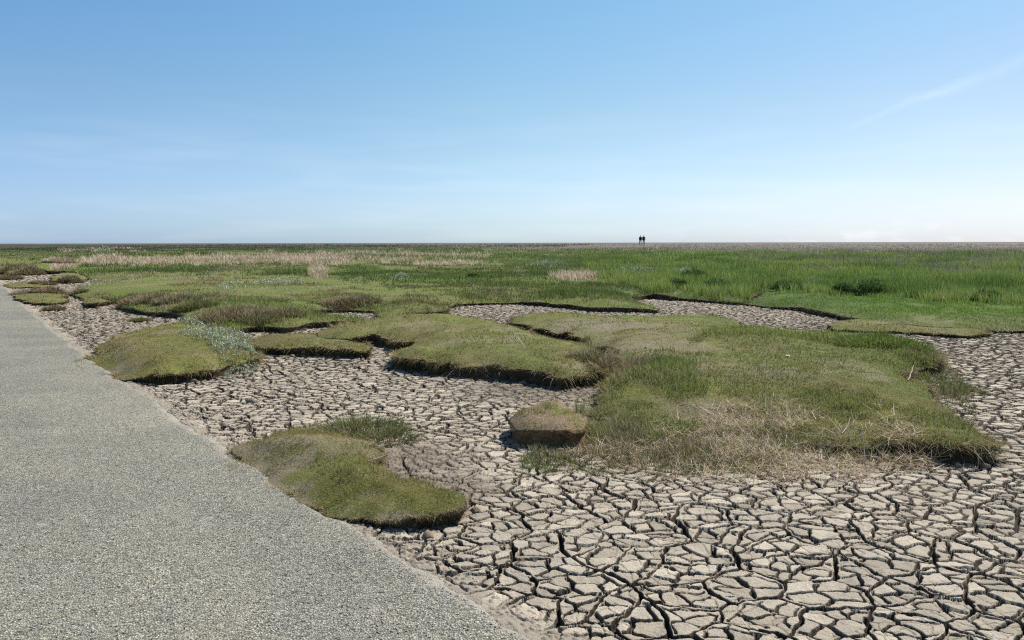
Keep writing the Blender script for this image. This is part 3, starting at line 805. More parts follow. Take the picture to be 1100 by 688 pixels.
# wide sheet of plain earth under everything, out to the horizon on all sides
ang = np.linspace(0, 2 * PI, 97)[:-1]; rad = np.array([0, 3, 10, 40, 200, 1000, 9000.0]) + .0
V = [(0, 0, -.12)]; 
for q in rad[1:]: V += [(math.cos(a) * q, math.sin(a) * q, -.12) for a in ang]
tr = [(0, 1 + i, 1 + (i + 1) % 96) for i in range(96)]
qd = [(1 + k * 96 + i, 1 + (k + 1) * 96 + i, 1 + (k + 1) * 96 + (i + 1) % 96, 1 + k * 96 + (i + 1) % 96) for k in range(5) for i in range(96)]
g = link('ground', make_mesh('ground', np.array(V), np.array(tr), np.array(qd), np.tile((.20, .18, .13), (len(V), 1))), (M_FLOOR,))
tag(g, 'bare earth under the marsh', 'ground', kind='structure')

# road
def road_sheet():
    E = EDGE[::-1]
    L = np.hypot(*np.diff(E, axis=0).T); c = np.r_[0, np.cumsum(L)]
    # fine stations near the viewer
    s = [0.0]
    while s[-1] < c[-1]:
        p = np.array([np.interp(s[-1], c, E[:, 0]), np.interp(s[-1], c, E[:, 1])]); s.append(s[-1] + max(.03, .006 * np.hypot(*p)))
    s = np.array(s); P = np.stack([np.interp(s, c, E[:, 0]), np.interp(s, c, E[:, 1])], -1)
    T = np.gradient(P, axis=0); T /= np.linalg.norm(T, axis=1)[:, None]
    for _ in range(12): T[1:-1] = (T[:-2] + T[1:-1] * 2 + T[2:]) / 4
    T /= np.linalg.norm(T, axis=1)[:, None]
    N = np.stack([-T[:, 1], T[:, 0]], -1)
    if edge_dist(P[50:51, 0] + N[50:51, 0], P[50:51, 1] + N[50:51, 1])[0] > 0: N = -N
    off = np.r_[-.10, -.05, 0, .04, .08, .12, .17, .23, .3, .4, .5, .65, .8, np.arange(1.0, 5.6, .25)]
    G = P[:, None] + N[:, None] * off[None, :, None]
    X, Y = G[..., 0], G[..., 1]
    jag = fbm(X, Y, 2.2, 5, 200, .62) * .12
    o = off[None, :] + jag
    z = -.02 + .052 * smooth((o + .07) / .16) + .03 * np.sin(np.clip(off / 5.4, 0, 1) * PI)[None] + fbm(X, Y, 6, 3, 201) * .004 + fbm(X, Y, 1.2, 2, 202) * .004
    dust = np.clip(1.0 - (o - .01) / .16, 0, 1) * (.75 + .5 * fbm(X, Y, 1.2, 3, 203))
    dust = np.maximum(dust, .42 * smooth(fbm(X * .9, Y * .9, .9, 4, 204) * 3 - .5) * np.clip(1.5 - o / 1.4, 0, 1))
    lane = np.exp(-((o - .42 - .06 * fbm(X, Y, .4, 2, 205)) / .035) ** 2) * smooth(fbm(X, Y, 1.4, 3, 206) * 3 + .2); dust = np.maximum(dust, lane * .55)
    V = np.column_stack([X.ravel(), Y.ravel(), z.ravel()]); C = np.repeat(dust.ravel()[:, None], 3, 1)
    n, m = X.shape; i = np.arange(n * m).reshape(n, m)
    q = np.stack([i[:-1, :-1], i[1:, :-1], i[1:, 1:], i[:-1, 1:]], -1).reshape(-1, 4)
    a, b, cc = V[q[:1, 0]], V[q[:1, 1]], V[q[:1, 2]]
    if np.cross(b - a, cc - a)[0, 2] < 0: q = q[:, ::-1]
    return tag(link('road', make_mesh('road', V, None, q, C, True), (M_ROAD,)), 'grey road of rolled stone chippings running away at the left', 'road', kind='structure')
road_sheet()

# =========================================================== vegetation
BANKC = [(.13, .14, .04), (.21, .165, .07), (.28, .20, .10), (.10, .11, .035), (.40, .31, .18)]
for k in 'ABCDEFGHIJK':
    r = regions[k]; e, inv_ = OBJ[k]; bl = Blades()
    turf_blades(r, {'E': 3, 'D': 6, 'F': 4.5}.get(k, 4.5), bl)
    bank_blades(r, 1500 if k != 'E' else 150, bl, BANKC, .075 if k in 'ABCF' else .05)
    if k in 'CF':   # long roots and dead stems dangling from the bank
        sel = (lambda B: ((px_of(B[:, 0], B[:, 1], .2)[0] > 470) & (px_of(B[:, 0], B[:, 1], .2)[0] < 620) & (px_of(B[:, 0], B[:, 1], .2)[1] > 370)).astype(float)) if k == 'C' else (lambda B: (px_of(B[:, 0], B[:, 1], .2)[1] > 435) * 1.0)
        bank_blades(r, 60, bl, [(.34, .28, .20), (.24, .19, .13)], .2, 4, sel)
    sx_, _, _ = sample_px(r.px, .9 if r.key not in 'DA' else .35, r.h); sk = fbm(sx_[:, 0], sx_[:, 1], 1.7, 3, 611) + .35 * fbm(sx_[:, 0], sx_[:, 1], 8, 2, 612)
    sd_ = region_sdf(r, sx_[:, 0], sx_[:, 1]); sx_ = sx_[(sk > .10) & (sd_ > .0)]; nn_ = len(sx_)
    if nn_:
        zz_ = top_z(r, sx_[:, 0], sx_[:, 1], region_sdf(r, sx_[:, 0], sx_[:, 1]))
        bl.add(np.column_stack([sx_, zz_ - .005]), rng.uniform(.02, .06, nn_), np.maximum(.0035, pxm(np.hypot(*sx_.T)) * .6), rng.uniform(0, 6.28, nn_), rng.uniform(0, .9, nn_), rng.uniform(.2, 1.2, nn_), 2, pal(nn_, [(.13, .17, .04), (.20, .24, .06), (.30, .26, .13), (.10, .12, .035)]))
    o = bl.obj('turf_blades', e); o.matrix_parent_inverse = inv_; o['kind'] = 'stuff'
bl = Blades()
bank_blades(regions['M'], 260, bl, [(.10, .13, .035), (.16, .12, .06), (.22, .17, .10), (.08, .10, .03), (.14, .17, .05)], .11, 2)
tag(bl.obj('bank_grass', meadow), None, None, None, 'stuff')

def sheet_grass(name, label, cat, specs):
    bl = Blades()
    for s in specs:
        XY, u, v = sample_px(s['p'], s['d'], s.get('h', .25), s.get('soft', 3))
        if s.get('keep') is not None: m = s['keep'](XY); XY = XY[m]
        n = len(XY); 
        if n == 0: continue
        rho = np.hypot(*XY.T); P = put(XY, -.01, s.get('keys', 'M'))
        thr = s.get('thr')
        if thr is not None: m = (fbm(P[:, 0] * s.get('xs', .6), P[:, 1], s['cf3'], 3, 700 + s['seed']) + rng.normal(0, .04, n) > thr) & (P[:, 2] > .03)
        elif s.get('on', True): m = P[:, 2] > .03; 
        else: m = np.ones(n, bool)
        P = P[m]; rho = rho[m]; n = len(P)
        cl = np.clip(.5 + fbm(P[:, 0], P[:, 1], s.get('cf', .9), 3, s.get('seed', 300)) * .9, .0, 1.3)
        L = s['L'] * (s.get('lmin', .45) + s.get('lvar', .9) * cl) * rng.uniform(.7, 1.25, n); L = np.maximum(L, pxm(rho) * .8)
        c = pal(n, s['c'], s.get('w'))
        if 'c2' in s:
            t = np.clip(.5 + fbm(P[:, 0], P[:, 1], s.get('cf2', .4), 3, 400 + s.get('seed', 0)) * 2.0, 0, 1)
            pick = rng.random(n) < t; c[pick] = pal(pick.sum(), s['c2'])
        az = rng.uniform(0, 2 * PI, n)
        W = np.maximum(s.get('W', .004), pxm(rho) * s.get('wp', .55)) * rng.uniform(.7, 1.3, n)
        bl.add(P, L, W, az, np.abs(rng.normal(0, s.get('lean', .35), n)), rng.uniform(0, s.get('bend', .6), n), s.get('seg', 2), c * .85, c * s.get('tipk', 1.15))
    o = bl.obj(name); return tag(o, label, cat, kind='stuff')

MEADOW_PX = regions['M'].px
MID = [(60, 292), (100, 282), (240, 280), (400, 275), (640, 275), (900, 285), (900, 300), (760, 312), (690, 312), (690, 322), (560, 312), (500, 300), (420, 302), (330, 296), (220, 296)]
LAWN = [(40, 292), (200, 290), (420, 288), (520, 300), (560, 318), (480, 326), (410, 330), (330, 336), (230, 338), (140, 324), (90, 310)]
sheet_grass('clumped_sedge', 'darker green and straw clumps, dark streaks standing for ledge shadows, breaking up mid distance meadow', 'sedge', [
 dict(p=MID, d=7, L=.22, thr=.22, cf3=.5, lmin=.3, c=[(.07, .12, .028), (.10, .15, .035), (.13, .15, .05)], cf=1, lean=.5, seg=1, seed=61),
 dict(p=MID, d=6, L=.18, thr=.30, cf3=.38, lmin=.2, c=[(.48, .38, .26), (.36, .28, .18), (.22, .21, .09)], cf=1, lean=.7, seg=1, seed=62),
 dict(p=MID, d=5, L=.10, thr=.34, cf3=.6, lmin=.3, c=[(.30, .36, .24), (.38, .42, .30), (.18, .22, .10)], cf=1, lean=.8, seg=1, seed=63),
 dict(p=LAWN, d=6, L=.09, thr=.30, cf3=.9, lmin=.3, c=[(.10, .13, .035), (.16, .17, .055), (.08, .10, .03)], cf=1, lean=.6, seg=1, seed=65, xs=.22),  # thin dark streaks put the shadow lines of low ledges into blade colour
 dict(p=LAWN, d=6, L=.11, thr=.36, cf3=.6, lmin=.3, c=[(.60, .46, .34), (.44, .33, .23), (.30, .24, .14)], cf=1, lean=.8, seg=1, seed=66, xs=.4),
 dict(p=LAWN, d=5, L=.07, thr=.42, cf3=.7, lmin=.3, c=[(.42, .46, .34), (.32, .37, .27)], cf=1, lean=.9, seg=1, seed=67, xs=.4),
 dict(p=LAWN, d=5, L=.10, thr=.36, cf3=.8, lmin=.3, c=[(.26, .19, .11), (.18, .14, .07)], cf=1, lean=.7, seg=1, seed=68, xs=.5),
 dict(p=MID, d=5, L=.12, thr=.30, cf3=.7, lmin=.3, c=[(.17, .11, .065), (.24, .17, .10), (.12, .13, .05)], cf=1, lean=.6, seg=1, seed=64),
])
sheet_grass('short_grass', 'short bright green grass covering the open salt meadow', 'grass', [
 dict(p=[(-60, 300), (-60, 275), (300, 272), (600, 272), (760, 285), (760, 335), (560, 335), (400, 345), (200, 358), (60, 330)], d=4.2, L=.04, c=[(.32, .37, .085), (.38, .39, .12), (.26, .32, .07)], c2=[(.42, .39, .14), (.44, .36, .18), (.33, .32, .12)], cf=.8, seg=1, lean=.95, W=.004),
 dict(p=[(660, 330), (690, 300), (860, 300), (1180, 320), (1180, 365), (980, 352), (880, 350)], d=5, L=.06, c=[(.18, .29, .06), (.23, .33, .07), (.13, .22, .04)], c2=[(.26, .35, .08), (.17, .26, .05)], cf=1.2, seg=1, lean=.6),
])
sheet_grass('heath', 'grey brown low vegetation with dark streaks along the horizon', 'heath', [
 dict(p=[(470, 263), (1180, 262.6), (1180, 273), (900, 275), (620, 274), (560, 270), (470, 268)], d=5, L=.22, lmin=.05, lvar=1.2, c=[(.40, .34, .28), (.33, .28, .22), (.27, .23, .17)], c2=[(.18, .155, .11), (.44, .38, .31)], cf=.15, cf2=.06, seg=1, lean=1.0, soft=1.2, seed=50, wp=.8),
 dict(p=[(-60, 262.6), (640, 262.6), (600, 266), (-60, 268.5)], d=6, L=.25, lmin=.05, lvar=1.2, c=[(.15, .135, .085), (.12, .115, .065), (.20, .165, .115)], c2=[(.10, .10, .06)], cf=.15, cf2=.06, seg=1, lean=1.0, soft=.8, seed=51, wp=.8),
])
keepfar = lambda XY: np.ones(len(XY), bool)
sheet_grass('tall_grass', 'tall dark green grass standing in a wide belt across the right half', 'grass', [
 dict(p=[(640, 300), (620, 271), (800, 272), (1180, 272), (1180, 332), (1080, 328), (1000, 322), (940, 318), (880, 316), (820, 308), (800, 314), (740, 313), (690, 310)], d=5.5, L=.34, lmin=.35, c=[(.13, .20, .05), (.18, .25, .065), (.11, .17, .04)], c2=[(.26, .32, .08), (.20, .28, .065), (.30, .32, .11)], cf=.55, cf2=.3, lean=.22, seg=2, soft=4, seed=5, wp=.5),
 dict(p=[(760, 274), (930, 272), (1180, 270), (1180, 300), (1000, 292), (860, 283)], d=1.8, L=.42, c=[(.22, .20, .16), (.17, .17, .10), (.26, .22, .18)], cf=.5, lean=.25, seg=2, soft=8, seed=6, wp=.4),
 dict(p=[(520, 270), (700, 268), (700, 300), (610, 292), (540, 284), (380, 276), (380, 268)], d=4.5, L=.26, c=[(.11, .17, .05), (.13, .19, .05)], c2=[(.17, .22, .07), (.22, .24, .09)], cf=.5, lean=.3, seg=1, soft=3, seed=7),
])
sheet_grass('low_marsh_scrub', 'mixed mid green and brown marsh plants in clumps beyond the open turf', 'marsh plants', [
 dict(p=[(350, 300), (360, 286), (440, 285), (540, 283), (650, 292), (720, 300), (700, 312), (640, 318), (560, 318), (480, 312), (420, 306)], d=4, L=.13, lmin=.1, lvar=1.3, c=[(.07, .15, .028), (.10, .18, .035), (.14, .19, .05)], c2=[(.13, .19, .045), (.20, .19, .07), (.09, .16, .035)], cf=.7, cf2=.5, lean=.5, soft=4, seed=8),
 dict(p=[(-60, 278), (-60, 266), (200, 267), (520, 267), (520, 273), (200, 276), (60, 280)], d=4, L=.20, lmin=.2, lvar=1.1, c=[(.05, .09, .02), (.07, .11, .028), (.10, .14, .04)], c2=[(.10, .10, .045), (.07, .12, .03)], cf=.2, cf2=.1, seg=1, lean=.4, seed=9, soft=1.5),
 dict(p=[(60, 286), (190, 284), (330, 286), (340, 294), (200, 293), (80, 292)], d=3, L=.14, lmin=.05, lvar=1.4, c=[(.06, .13, .024), (.08, .16, .03)], c2=[(.12, .18, .04)], cf=.6, seg=1, lean=.5, seed=10, soft=2),
 dict(p=[(420, 325), (440, 314), (560, 310), (740, 306), (690, 322), (560, 322), (480, 328)], d=2.4, L=.11, lmin=.1, lvar=1.2, c=[(.15, .17, .05), (.20, .18, .075)], c2=[(.10, .15, .035), (.22, .19, .10)], cf=1.2, lean=.5, seed=11, soft=3),
])
sheet_grass('straw_grass', 'bleached pinkish straw coloured grass in belts across the left meadow', 'dry grass',
 [dict(p=p, d=6, L=(.36 if k < 3 else .24), lmin=.35, c=[(.66, .50, .37), (.56, .42, .31), (.78, .64, .50)], c2=[(.40, .29, .20), (.32, .30, .13), (.70, .54, .41)], cf=.6, cf2=.6, lean=.5, soft=3.2, seed=12 + k, wp=.5, thr=-.16, cf3=.22) for k, (_, p) in enumerate(ZONES)])
sheet_grass('brown_sedge', 'brown and rusty sedge along the broken left edge of the meadow', 'sedge', [
 dict(p=[(118, 318), (140, 312), (200, 314), (290, 320), (330, 322), (420, 322), (480, 324), (480, 330), (410, 334), (395, 338), (340, 346), (305, 352), (240, 355), (205, 344), (150, 332)], d=2.6, L=.13, lmin=.15, lvar=1.3, c=[(.26, .21, .12), (.38, .31, .21), (.16, .17, .06)], c2=[(.20, .25, .07), (.16, .21, .055)], cf=1.3, cf2=.9, lean=.7, bend=1.2, soft=3, seed=20),
 dict(p=[(-30, 293), (-30, 283), (40, 284), (48, 290), (20, 294)], d=3, L=.2, c=[(.22, .16, .10), (.30, .23, .15), (.10, .10, .04)], cf=1, lean=.6, soft=2, seed=21),
])
# fringes standing on the largest mound
sheet_grass('fringe_grass', 'longer mid green grass in a band across the back of the largest mound', 'grass', [
 dict(p=[(740, 366), (770, 352), (850, 349), (930, 354), (990, 366), (1015, 380), (990, 388), (965, 384), (920, 370), (860, 364), (800, 366)], d=1.9, h=.22, keys='F', L=.10, lmin=.1, lvar=1.3, c=[(.20, .26, .055), (.16, .21, .045), (.27, .29, .08)], c2=[(.13, .18, .04), (.32, .27, .12)], cf=1.6, lean=.45, bend=1.0, seg=3, soft=5, seed=30, on=False),
 dict(p=[(960, 388), (1010, 384), (1030, 400), (1045, 425), (1050, 440), (1020, 428), (990, 408)], d=1.2, h=.05, keys='F', L=.12, lmin=.1, c=[(.16, .17, .06), (.28, .23, .14), (.10, .12, .035)], cf=2.2, lean=.6, bend=1.1, seg=3, soft=6, seed=31, on=False),
 dict(p=[(790, 440), (800, 425), (850, 418), (930, 425), (960, 432), (930, 440), (860, 444)], d=1.5, h=.22, keys='F', L=.07, lmin=.05, lvar=1.3, c=[(.15, .22, .045), (.20, .26, .055)], c2=[(.25, .26, .08)], cf=2, lean=.5, bend=.9, seg=2, soft=6, seed=32),
 dict(p=[(700, 410), (740, 395), (850, 400), (930, 400), (900, 412), (800, 412)], d=.5, h=.22, keys='F', L=.05, c=[(.15, .19, .045), (.22, .20, .09)], cf=2, lean=.6, seg=2, soft=7, seed=33),
 dict(p=[(660, 400), (690, 380), (720, 376), (770, 384), (760, 394), (740, 402), (690, 408)], d=1.2, h=.2, keys='F', L=.08, lmin=.05, lvar=1.2, c=[(.12, .16, .04), (.20, .18, .08)], cf=2.5, lean=.6, seg=2, soft=5, seed=34, on=False),
])
sheet_grass('rough_grass', 'rough green grass spilling off the largest mound beside the soil block', 'grass', [
 dict(p=[(618, 432), (640, 415), (700, 400), (742, 402), (760, 430), (752, 452), (700, 466), (640, 462), (618, 450)], d=1.7, h=.12, keys='EF', L=.085, lmin=.02, lvar=1.5, c=[(.20, .25, .06), (.15, .20, .045), (.26, .27, .09)], c2=[(.14, .18, .05), (.34, .29, .15)], cf=1.8, lean=.5, bend=1.1, seg=3, soft=6, seed=36, on=False),
 dict(p=[(560, 500), (575, 470), (640, 456), (720, 462), (820, 455), (860, 470), (820, 500), (700, 508), (620, 508)], d=1.3, h=.03, keys='F', L=.12, lmin=.05, lvar=1.1, c=[(.13, .17, .045), (.19, .21, .07), (.10, .12, .035)], c2=[(.12, .10, .055), (.34, .28, .18)], cf=2.2, lean=.7, bend=1.2, seg=3, soft=9, seed=37, on=False),
])
# fallen dead stems in front of the largest mound
def litter():
    bl = Blades()
    for poly, dens, L0, hh in (([(610, 505), (640, 480), (720, 462), (790, 446), (850, 452), (900, 465), (960, 470), (1000, 492), (985, 512), (900, 520), (800, 515), (700, 518)], .55, .125, .02),
                         ([(745, 470), (770, 448), (800, 446), (850, 462), (900, 478), (990, 486), (1010, 500), (960, 512), (860, 512), (800, 505)], .8, .12, .03),
                         ([(505, 402), (520, 388), (590, 392), (600, 402), (560, 408)], .35, .25, .02)):
        XY, u, v = sample_px(poly, dens, hh, 8)
        keep = rng.random(len(XY)) < np.clip(.35 + 1.5 * fbm(XY[:, 0], XY[:, 1], 2.2, 3, 501), .04, 1); XY = XY[keep]
        n = len(XY); P = put(XY, 0, 'F'); P[:, 2] += rng.random(n) ** 2 * .06
        c = pal(n, [(.72, .56, .41), (.50, .37, .26), (.26, .18, .11), (.88, .75, .58), (.24, .26, .08)], [.24, .26, .18, .08, .24])
        bl.add(P, L0 * rng.uniform(.4, 1.5, n), np.maximum(.003, pxm(np.hypot(*XY.T)) * .5), rng.uniform(0, 2 * PI, n), rng.uniform(.9, 1.75, n), rng.normal(0, .5, n), 4, c)
    return tag(bl.obj('dead_stems'), 'tangled pale dead stems lying before the largest mound', 'dead grass', kind='stuff')
litter()
print('sheets', NBL, time.time() - t1); t1 = time.time()

# ------------------------------------------------------------------ single tussocks and silver plants
def tussock(name, u, v, rad, cnt, L0, cols, label, cat='tussock', h=0.0, group='grass tussocks', keys='ABCDEFGHIJKM', **kw):
    c = w(u, v, h); bl = Blades(); tuft(bl, c, rad, cnt, L0, cols, keys=keys, **kw)
    o = bl.obj(name); z = float(height_at(np.array([c[0]]), np.array([c[1]]), keys)[0])
    o.data.transform(Matrix.Translation((-c[0], -c[1], -z))); o.location = (c[0], c[1], z)
    return tag(o, label, cat, group)
STW = [(.60, .46, .31), (.40, .29, .18), (.24, .18, .10), (.22, .25, .08)]
GR = [(.12, .16, .04), (.08, .12, .028), (.20, .20, .07), (.28, .21, .13)]
BR = [(.24, .19, .11), (.14, .12, .06), (.38, .31, .21), (.14, .16, .05)]
RU = [(.28, .18, .11), (.18, .13, .07), (.40, .31, .21), (.13, .13, .05)]
tussock('grass_tussock', 388, 462, .27, 1500, .17, GR, 'dark green grass tussock at the back corner of the nearest mound', ell=1.5, lean=.9)
tussock('grass_tussock', 415, 472, .20, 800, .14, GR, 'small thin grass tussock on bare mud right behind the nearest mound', ell=1.4, lean=1.0)
tussock('grass_tussock', 672, 410, .42, 2400, .20, RU, 'rusty brown dead tussock between broad middle mound and rough green grass', lean=1.0)
tussock('grass_tussock', 640, 404, .30, 1400, .18, BR, 'dark tangled tussock just left of the rusty one', lean=1.0)
tussock('grass_tussock', 705, 412, .30, 1100, .14, [(.16, .24, .05), (.20, .27, .06), (.12, .17, .04)], 'upright fresh green tussock just right of the rusty one', lean=.7)
tussock('grass_tussock', 640, 388, .30, 900, .13, GR, 'low green tussock at the right tip of the broad middle mound', lean=.8)
tussock('grass_tussock', 955, 386, .55, 2600, .17, [(.13, .19, .03), (.18, .24, .05), (.09, .13, .03)], 'bright yellow green tussock at the right rear of the largest mound', lean=.6, ell=1.3)
tussock('grass_tussock', 1020, 418, .35, 900, .12, GR, 'thin straggly tussock on the right slope of the largest mound', lean=.9)
tussock('grass_tussock', 262, 384, .26, 1300, .12, [(.16, .17, .07), (.25, .22, .15), (.12, .14, .06)], 'grey green tussock at the foot of the silver plants', lean=.9)
for (u, v, rd, L0, lab) in [(640, 490, .2, .13, 'leftmost rooted tuft of dead straw before the largest mound'), (696, 503, .16, .12, 'low dead straw tuft second from left before the largest mound'), (752, 488, .24, .16, 'bushy dead straw tuft at the middle of the litter before the largest mound'),
    (818, 502, .18, .13, 'small dead straw tuft right of the bushy one on the edge of the mud'), (876, 492, .24, .16, 'dead straw tuft below the lip where the largest mound begins its dark bank'), (940, 500, .2, .15, 'dead straw tuft under the dark bank of the largest mound')]:
    tussock('straw_tuft', u, v, rd, int(2600 * rd), L0, STW, lab, cat='dead tuft', lean=1.2, ell=1.5, group='dead straw tufts before the largest mound')
for (u, v, rd, L0, cc, lab) in [
    (222, 352, .40, .22, BR, 'dark brown tussock behind the silver topped mound, leftmost of its bank'),
    (248, 353, .42, .24, RU, 'rusty tussock on the bank directly behind the silver plants'),
    (275, 354, .36, .20, BR, 'pale brown tussock on the bank above the narrow slab'),
    (308, 350, .30, .18, BR, 'dark clumpy tussock between the rusty bank and the broad middle mound'),
    (345, 345, .34, .18, GR, 'low green brown tussock at the left end of the broad middle mound'),
    (148, 331, .40, .22, RU, 'reddish tussock leaning over mud just right of the tiny black block'),
    (168, 333, .42, .22, BR, 'brown tussock second in the row right of the tiny black block'),
    (190, 335, .40, .20, BR, 'brown tussock third in the row right of the tiny black block'),
    (128, 326, .34, .20, GR, 'dark green tussock first in the row beside the tiny black block'),
    (210, 340, .40, .20, GR, 'olive tussock at the right end of the row of brown tussocks'),
    (30, 318, .40, .20, BR, 'dark tussock on the left half of the mound at the road edge'),
    (55, 318, .42, .20, RU, 'rusty tussock on the right half of the mound at the road edge'),
    (8, 291, .7, .34, BR, 'brown tussock on the meadow edge at the far left border'),
    (28, 293, .7, .30, RU, 'reddish tussock beside the far left border tussock'),
    (8, 298, .5, .25, BR, 'dark low tussock on mud just above the far road end'),
    (84, 318, .22, .16, BR, 'small dark tuft on bare mud between the road and the bright turf tongue'),
    (58, 333, .20, .12, RU, 'tiny brown tuft on mud beside the far part of the road'),
    (150, 345, .16, .08, GR, 'tiny green tuft on the mud behind the silver topped mound'),
    (76, 304, .4, .22, BR, 'dark brown tuft on the small green mound side facing the bright turf tongue'),
    (46, 306, .4, .16, RU, 'low reddish tuft on the flat dark turf sliver'),
    (66, 285, .9, .42, [(.46, .36, .26), (.36, .27, .18), (.52, .44, .32)], 'heap shaped pale straw tussock near the far road end'),
    (386, 333, .45, .16, BR, 'low brown tussock beside the small muddy pool bed behind the broad mound'),
    (366, 334, .4, .16, RU, 'small rusty tussock in the muddy hollow behind the broad mound')]:
    tussock('grass_tussock', u, v, rd, 1500, L0 * 1.15, cc, lab, lean=.75, h=.0 if v > 300 else .1, ell=1.2)

M_SILV = mat_blades('silver_leaves', .2)
def silver(poly, dens, L0, label, h, keys, dome=.1):
    XY, u, v = sample_px(poly, dens, h, 2.0)
    c = XY.mean(0); n = len(XY); z0 = float(height_at(c[None, 0], c[None, 1], keys)[0])
    e = link('silver_plant', None); e.location = (c[0], c[1], z0); tag(e, label, 'plant', 'silver leaved plants')
    inv_ = Matrix.Translation((-c[0], -c[1], -z0)); rho = np.hypot(*XY.T)
    Pw = w([q[0] for q in poly], [q[1] for q in poly], h); d = np.clip(sdf(XY[:, 0], XY[:, 1], Pw) / (dome * 1.6), 0, 1)
    P = put(XY, 0, keys); hh = np.sqrt(d) * dome * (.65 + .6 * vnoise(XY[:, 0] * 9, XY[:, 1] * 9, 5))
    st = Blades(); m = rng.random(n) < .25
    st.add(P[m], np.maximum(hh[m], .02), np.maximum(.003, pxm(rho[m]) * .3), rng.uniform(0, 6.28, m.sum()), rng.uniform(0, .4, m.sum()), 0, 2, pal(m.sum(), [(.20, .18, .12), (.14, .13, .08)]))
    P[:, 2] += hh * rng.uniform(.55, 1.05, n)
    lf = Blades(); cc = pal(n, [(.36, .40, .27), (.45, .48, .36), (.26, .30, .18), (.18, .21, .10)], [.35, .3, .2, .15])
    lf.add(P, np.maximum(L0, pxm(rho) * 1.1) * rng.uniform(.6, 1.3, n), np.maximum(.009, pxm(rho) * .8), rng.uniform(0, 6.28, n), rng.uniform(.2, 1.5, n), .2, 2, cc)
    for b, nm in ((st, 'stems'), (lf, 'leaves')):
        o = b.obj(nm, e, M_SILV)
        if o: o['kind'] = 'stuff'
        if o: o.matrix_parent_inverse = inv_
silver([(190, 360), (205, 356), (240, 355), (268, 359), (278, 370), (280, 380), (270, 388), (240, 390), (232, 380), (222, 371), (205, 365)], 2.2, .028, 'large silver grey leafy plant on the right corner of the mound beside the road', .2, 'A', .12)
silver([(184, 347), (198, 342), (214, 342), (224, 347), (205, 350)], 2.6, .03, 'small silver plant at the back edge of the mound beside the road', .22, 'AM', .1)
silver([(268, 309), (285, 303), (305, 303), (326, 305), (330, 308), (300, 311)], 2.6, .05, 'long bluish silver patch lying on bright turf at centre left', .25, 'M', .16)
silver([(232, 312), (240, 307), (256, 306), (268, 308), (262, 311), (245, 313)], 2.6, .05, 'pale greyish patch at the left end of the long silver patch', .25, 'M', .12)
silver([(422, 302), (428, 298), (438, 298), (440, 302), (430, 304)], 3, .06, 'round blue green plant alone on green turf left of centre', .25, 'M', .2)
silver([(86, 301), (94, 297), (106, 297), (110, 300), (98, 303)], 3, .06, 'pale silver plant on the little tongue of turf at far left', .25, 'M', .2)
silver([(655, 298), (670, 292), (695, 292), (712, 296), (700, 301), (672, 302)], 2.4, .06, 'grey green shrub clump in the meadow straight above the bare channel end', .25, 'M', .3)
silver([(715, 297), (730, 291), (745, 292), (752, 297), (735, 300)], 2.4, .06, 'grey green clump just right of the shrub above the channel end', .25, 'M', .3)
silver([(560, 289), (580, 284), (610, 285), (612, 290), (585, 292)], 2.2, .07, 'dull grey green bush in mid meadow left of the small straw patch', .25, 'M', .3)
silver([(1000, 322), (1010, 312), (1024, 311), (1032, 320), (1018, 325)], 2.4, .06, 'pale silvery bush at the foot of the tall grass on the right', .25, 'M', .3)
silver([(858, 310), (868, 301), (880, 302), (884, 310), (870, 313)], 2.4, .06, 'silvery bush at the foot of the tall grass near the dark gully', .25, 'M', .3)
silver([(100, 271), (108, 268), (122, 268), (126, 270), (112, 272)], 3, .1, 'tiny pale silver patch far off at upper left', .25, 'M', .4)

# dark bushes at the foot of the tall grass
def bush(u, v, hw, hh_, label, h=.25, cols=((.055, .10, .025), (.08, .14, .03), (.12, .17, .05))):
    c = w(u, v, h); rho = np.hypot(*c); R = hw * rho / F; Hh = hh_ * rho / F; n = 1600
    e = link('marsh_bush', None); z0 = float(height_at(c[None, 0], c[None, 1], 'M')[0]); e.location = (c[0], c[1], z0)
    tag(e, label, 'bush', 'dark marsh bushes'); st = Blades(); lf = Blades()
    a = rng.uniform(0, 6.28, 40); st.add(np.column_stack([np.cos(a) * .1 * R, np.sin(a) * .1 * R, np.full(40, -.02)]), Hh * .8, .02, a, rng.uniform(.1, 1.0, 40), 0, 3, pal(40, [(.12, .09, .05)]))
    a = rng.uniform(0, 6.28, n); q = np.sqrt(rng.random(n)); zz = rng.random(n) ** .7 * np.sqrt(np.maximum(1 - q * q, 0)) * (.75 + .5 * vnoise(np.cos(a) * q * 3 + 9, np.sin(a) * q * 3, 3))
    P = np.column_stack([np.cos(a) * q * R, np.sin(a) * q * R * .8, zz * Hh])
    lf.add(P, .09 * rng.uniform(.6, 1.3, n), max(.012, pxm(rho) * .7), rng.uniform(0, 6.28, n), rng.uniform(.1, 1.4, n), .2, 2, pal(n, cols))
    for b, nm in ((st, 'stems'), (lf, 'leaves')): b.obj(nm, e)['kind'] = 'stuff'
for u, v, a, b, lab in [(845, 310, 16, 9, 'dark bush at the mouth of the gully left of the silvery bush'), (935, 316, 16, 13, 'largest dark bush in front of the tall grass'), (905, 315, 12, 9, 'low dark bush just left of the largest one'),
    (770, 311, 18, 10, 'wide dark bush over the bare channel left of the gully'), (728, 309, 12, 8, 'dark bush over the left end of the bare channel'), (1060, 325, 14, 9, 'dark bush in front of the tall grass near the right border'), (700, 290, 12, 6, 'dark green bush far back near the grey green clumps'), (508, 299, 8, 5, 'grey brown bush alone in mid meadow'), (745, 300, 16, 9, 'dark green bush between the grey green clumps and the gully')]:
    bush(u, v, a, b, lab)

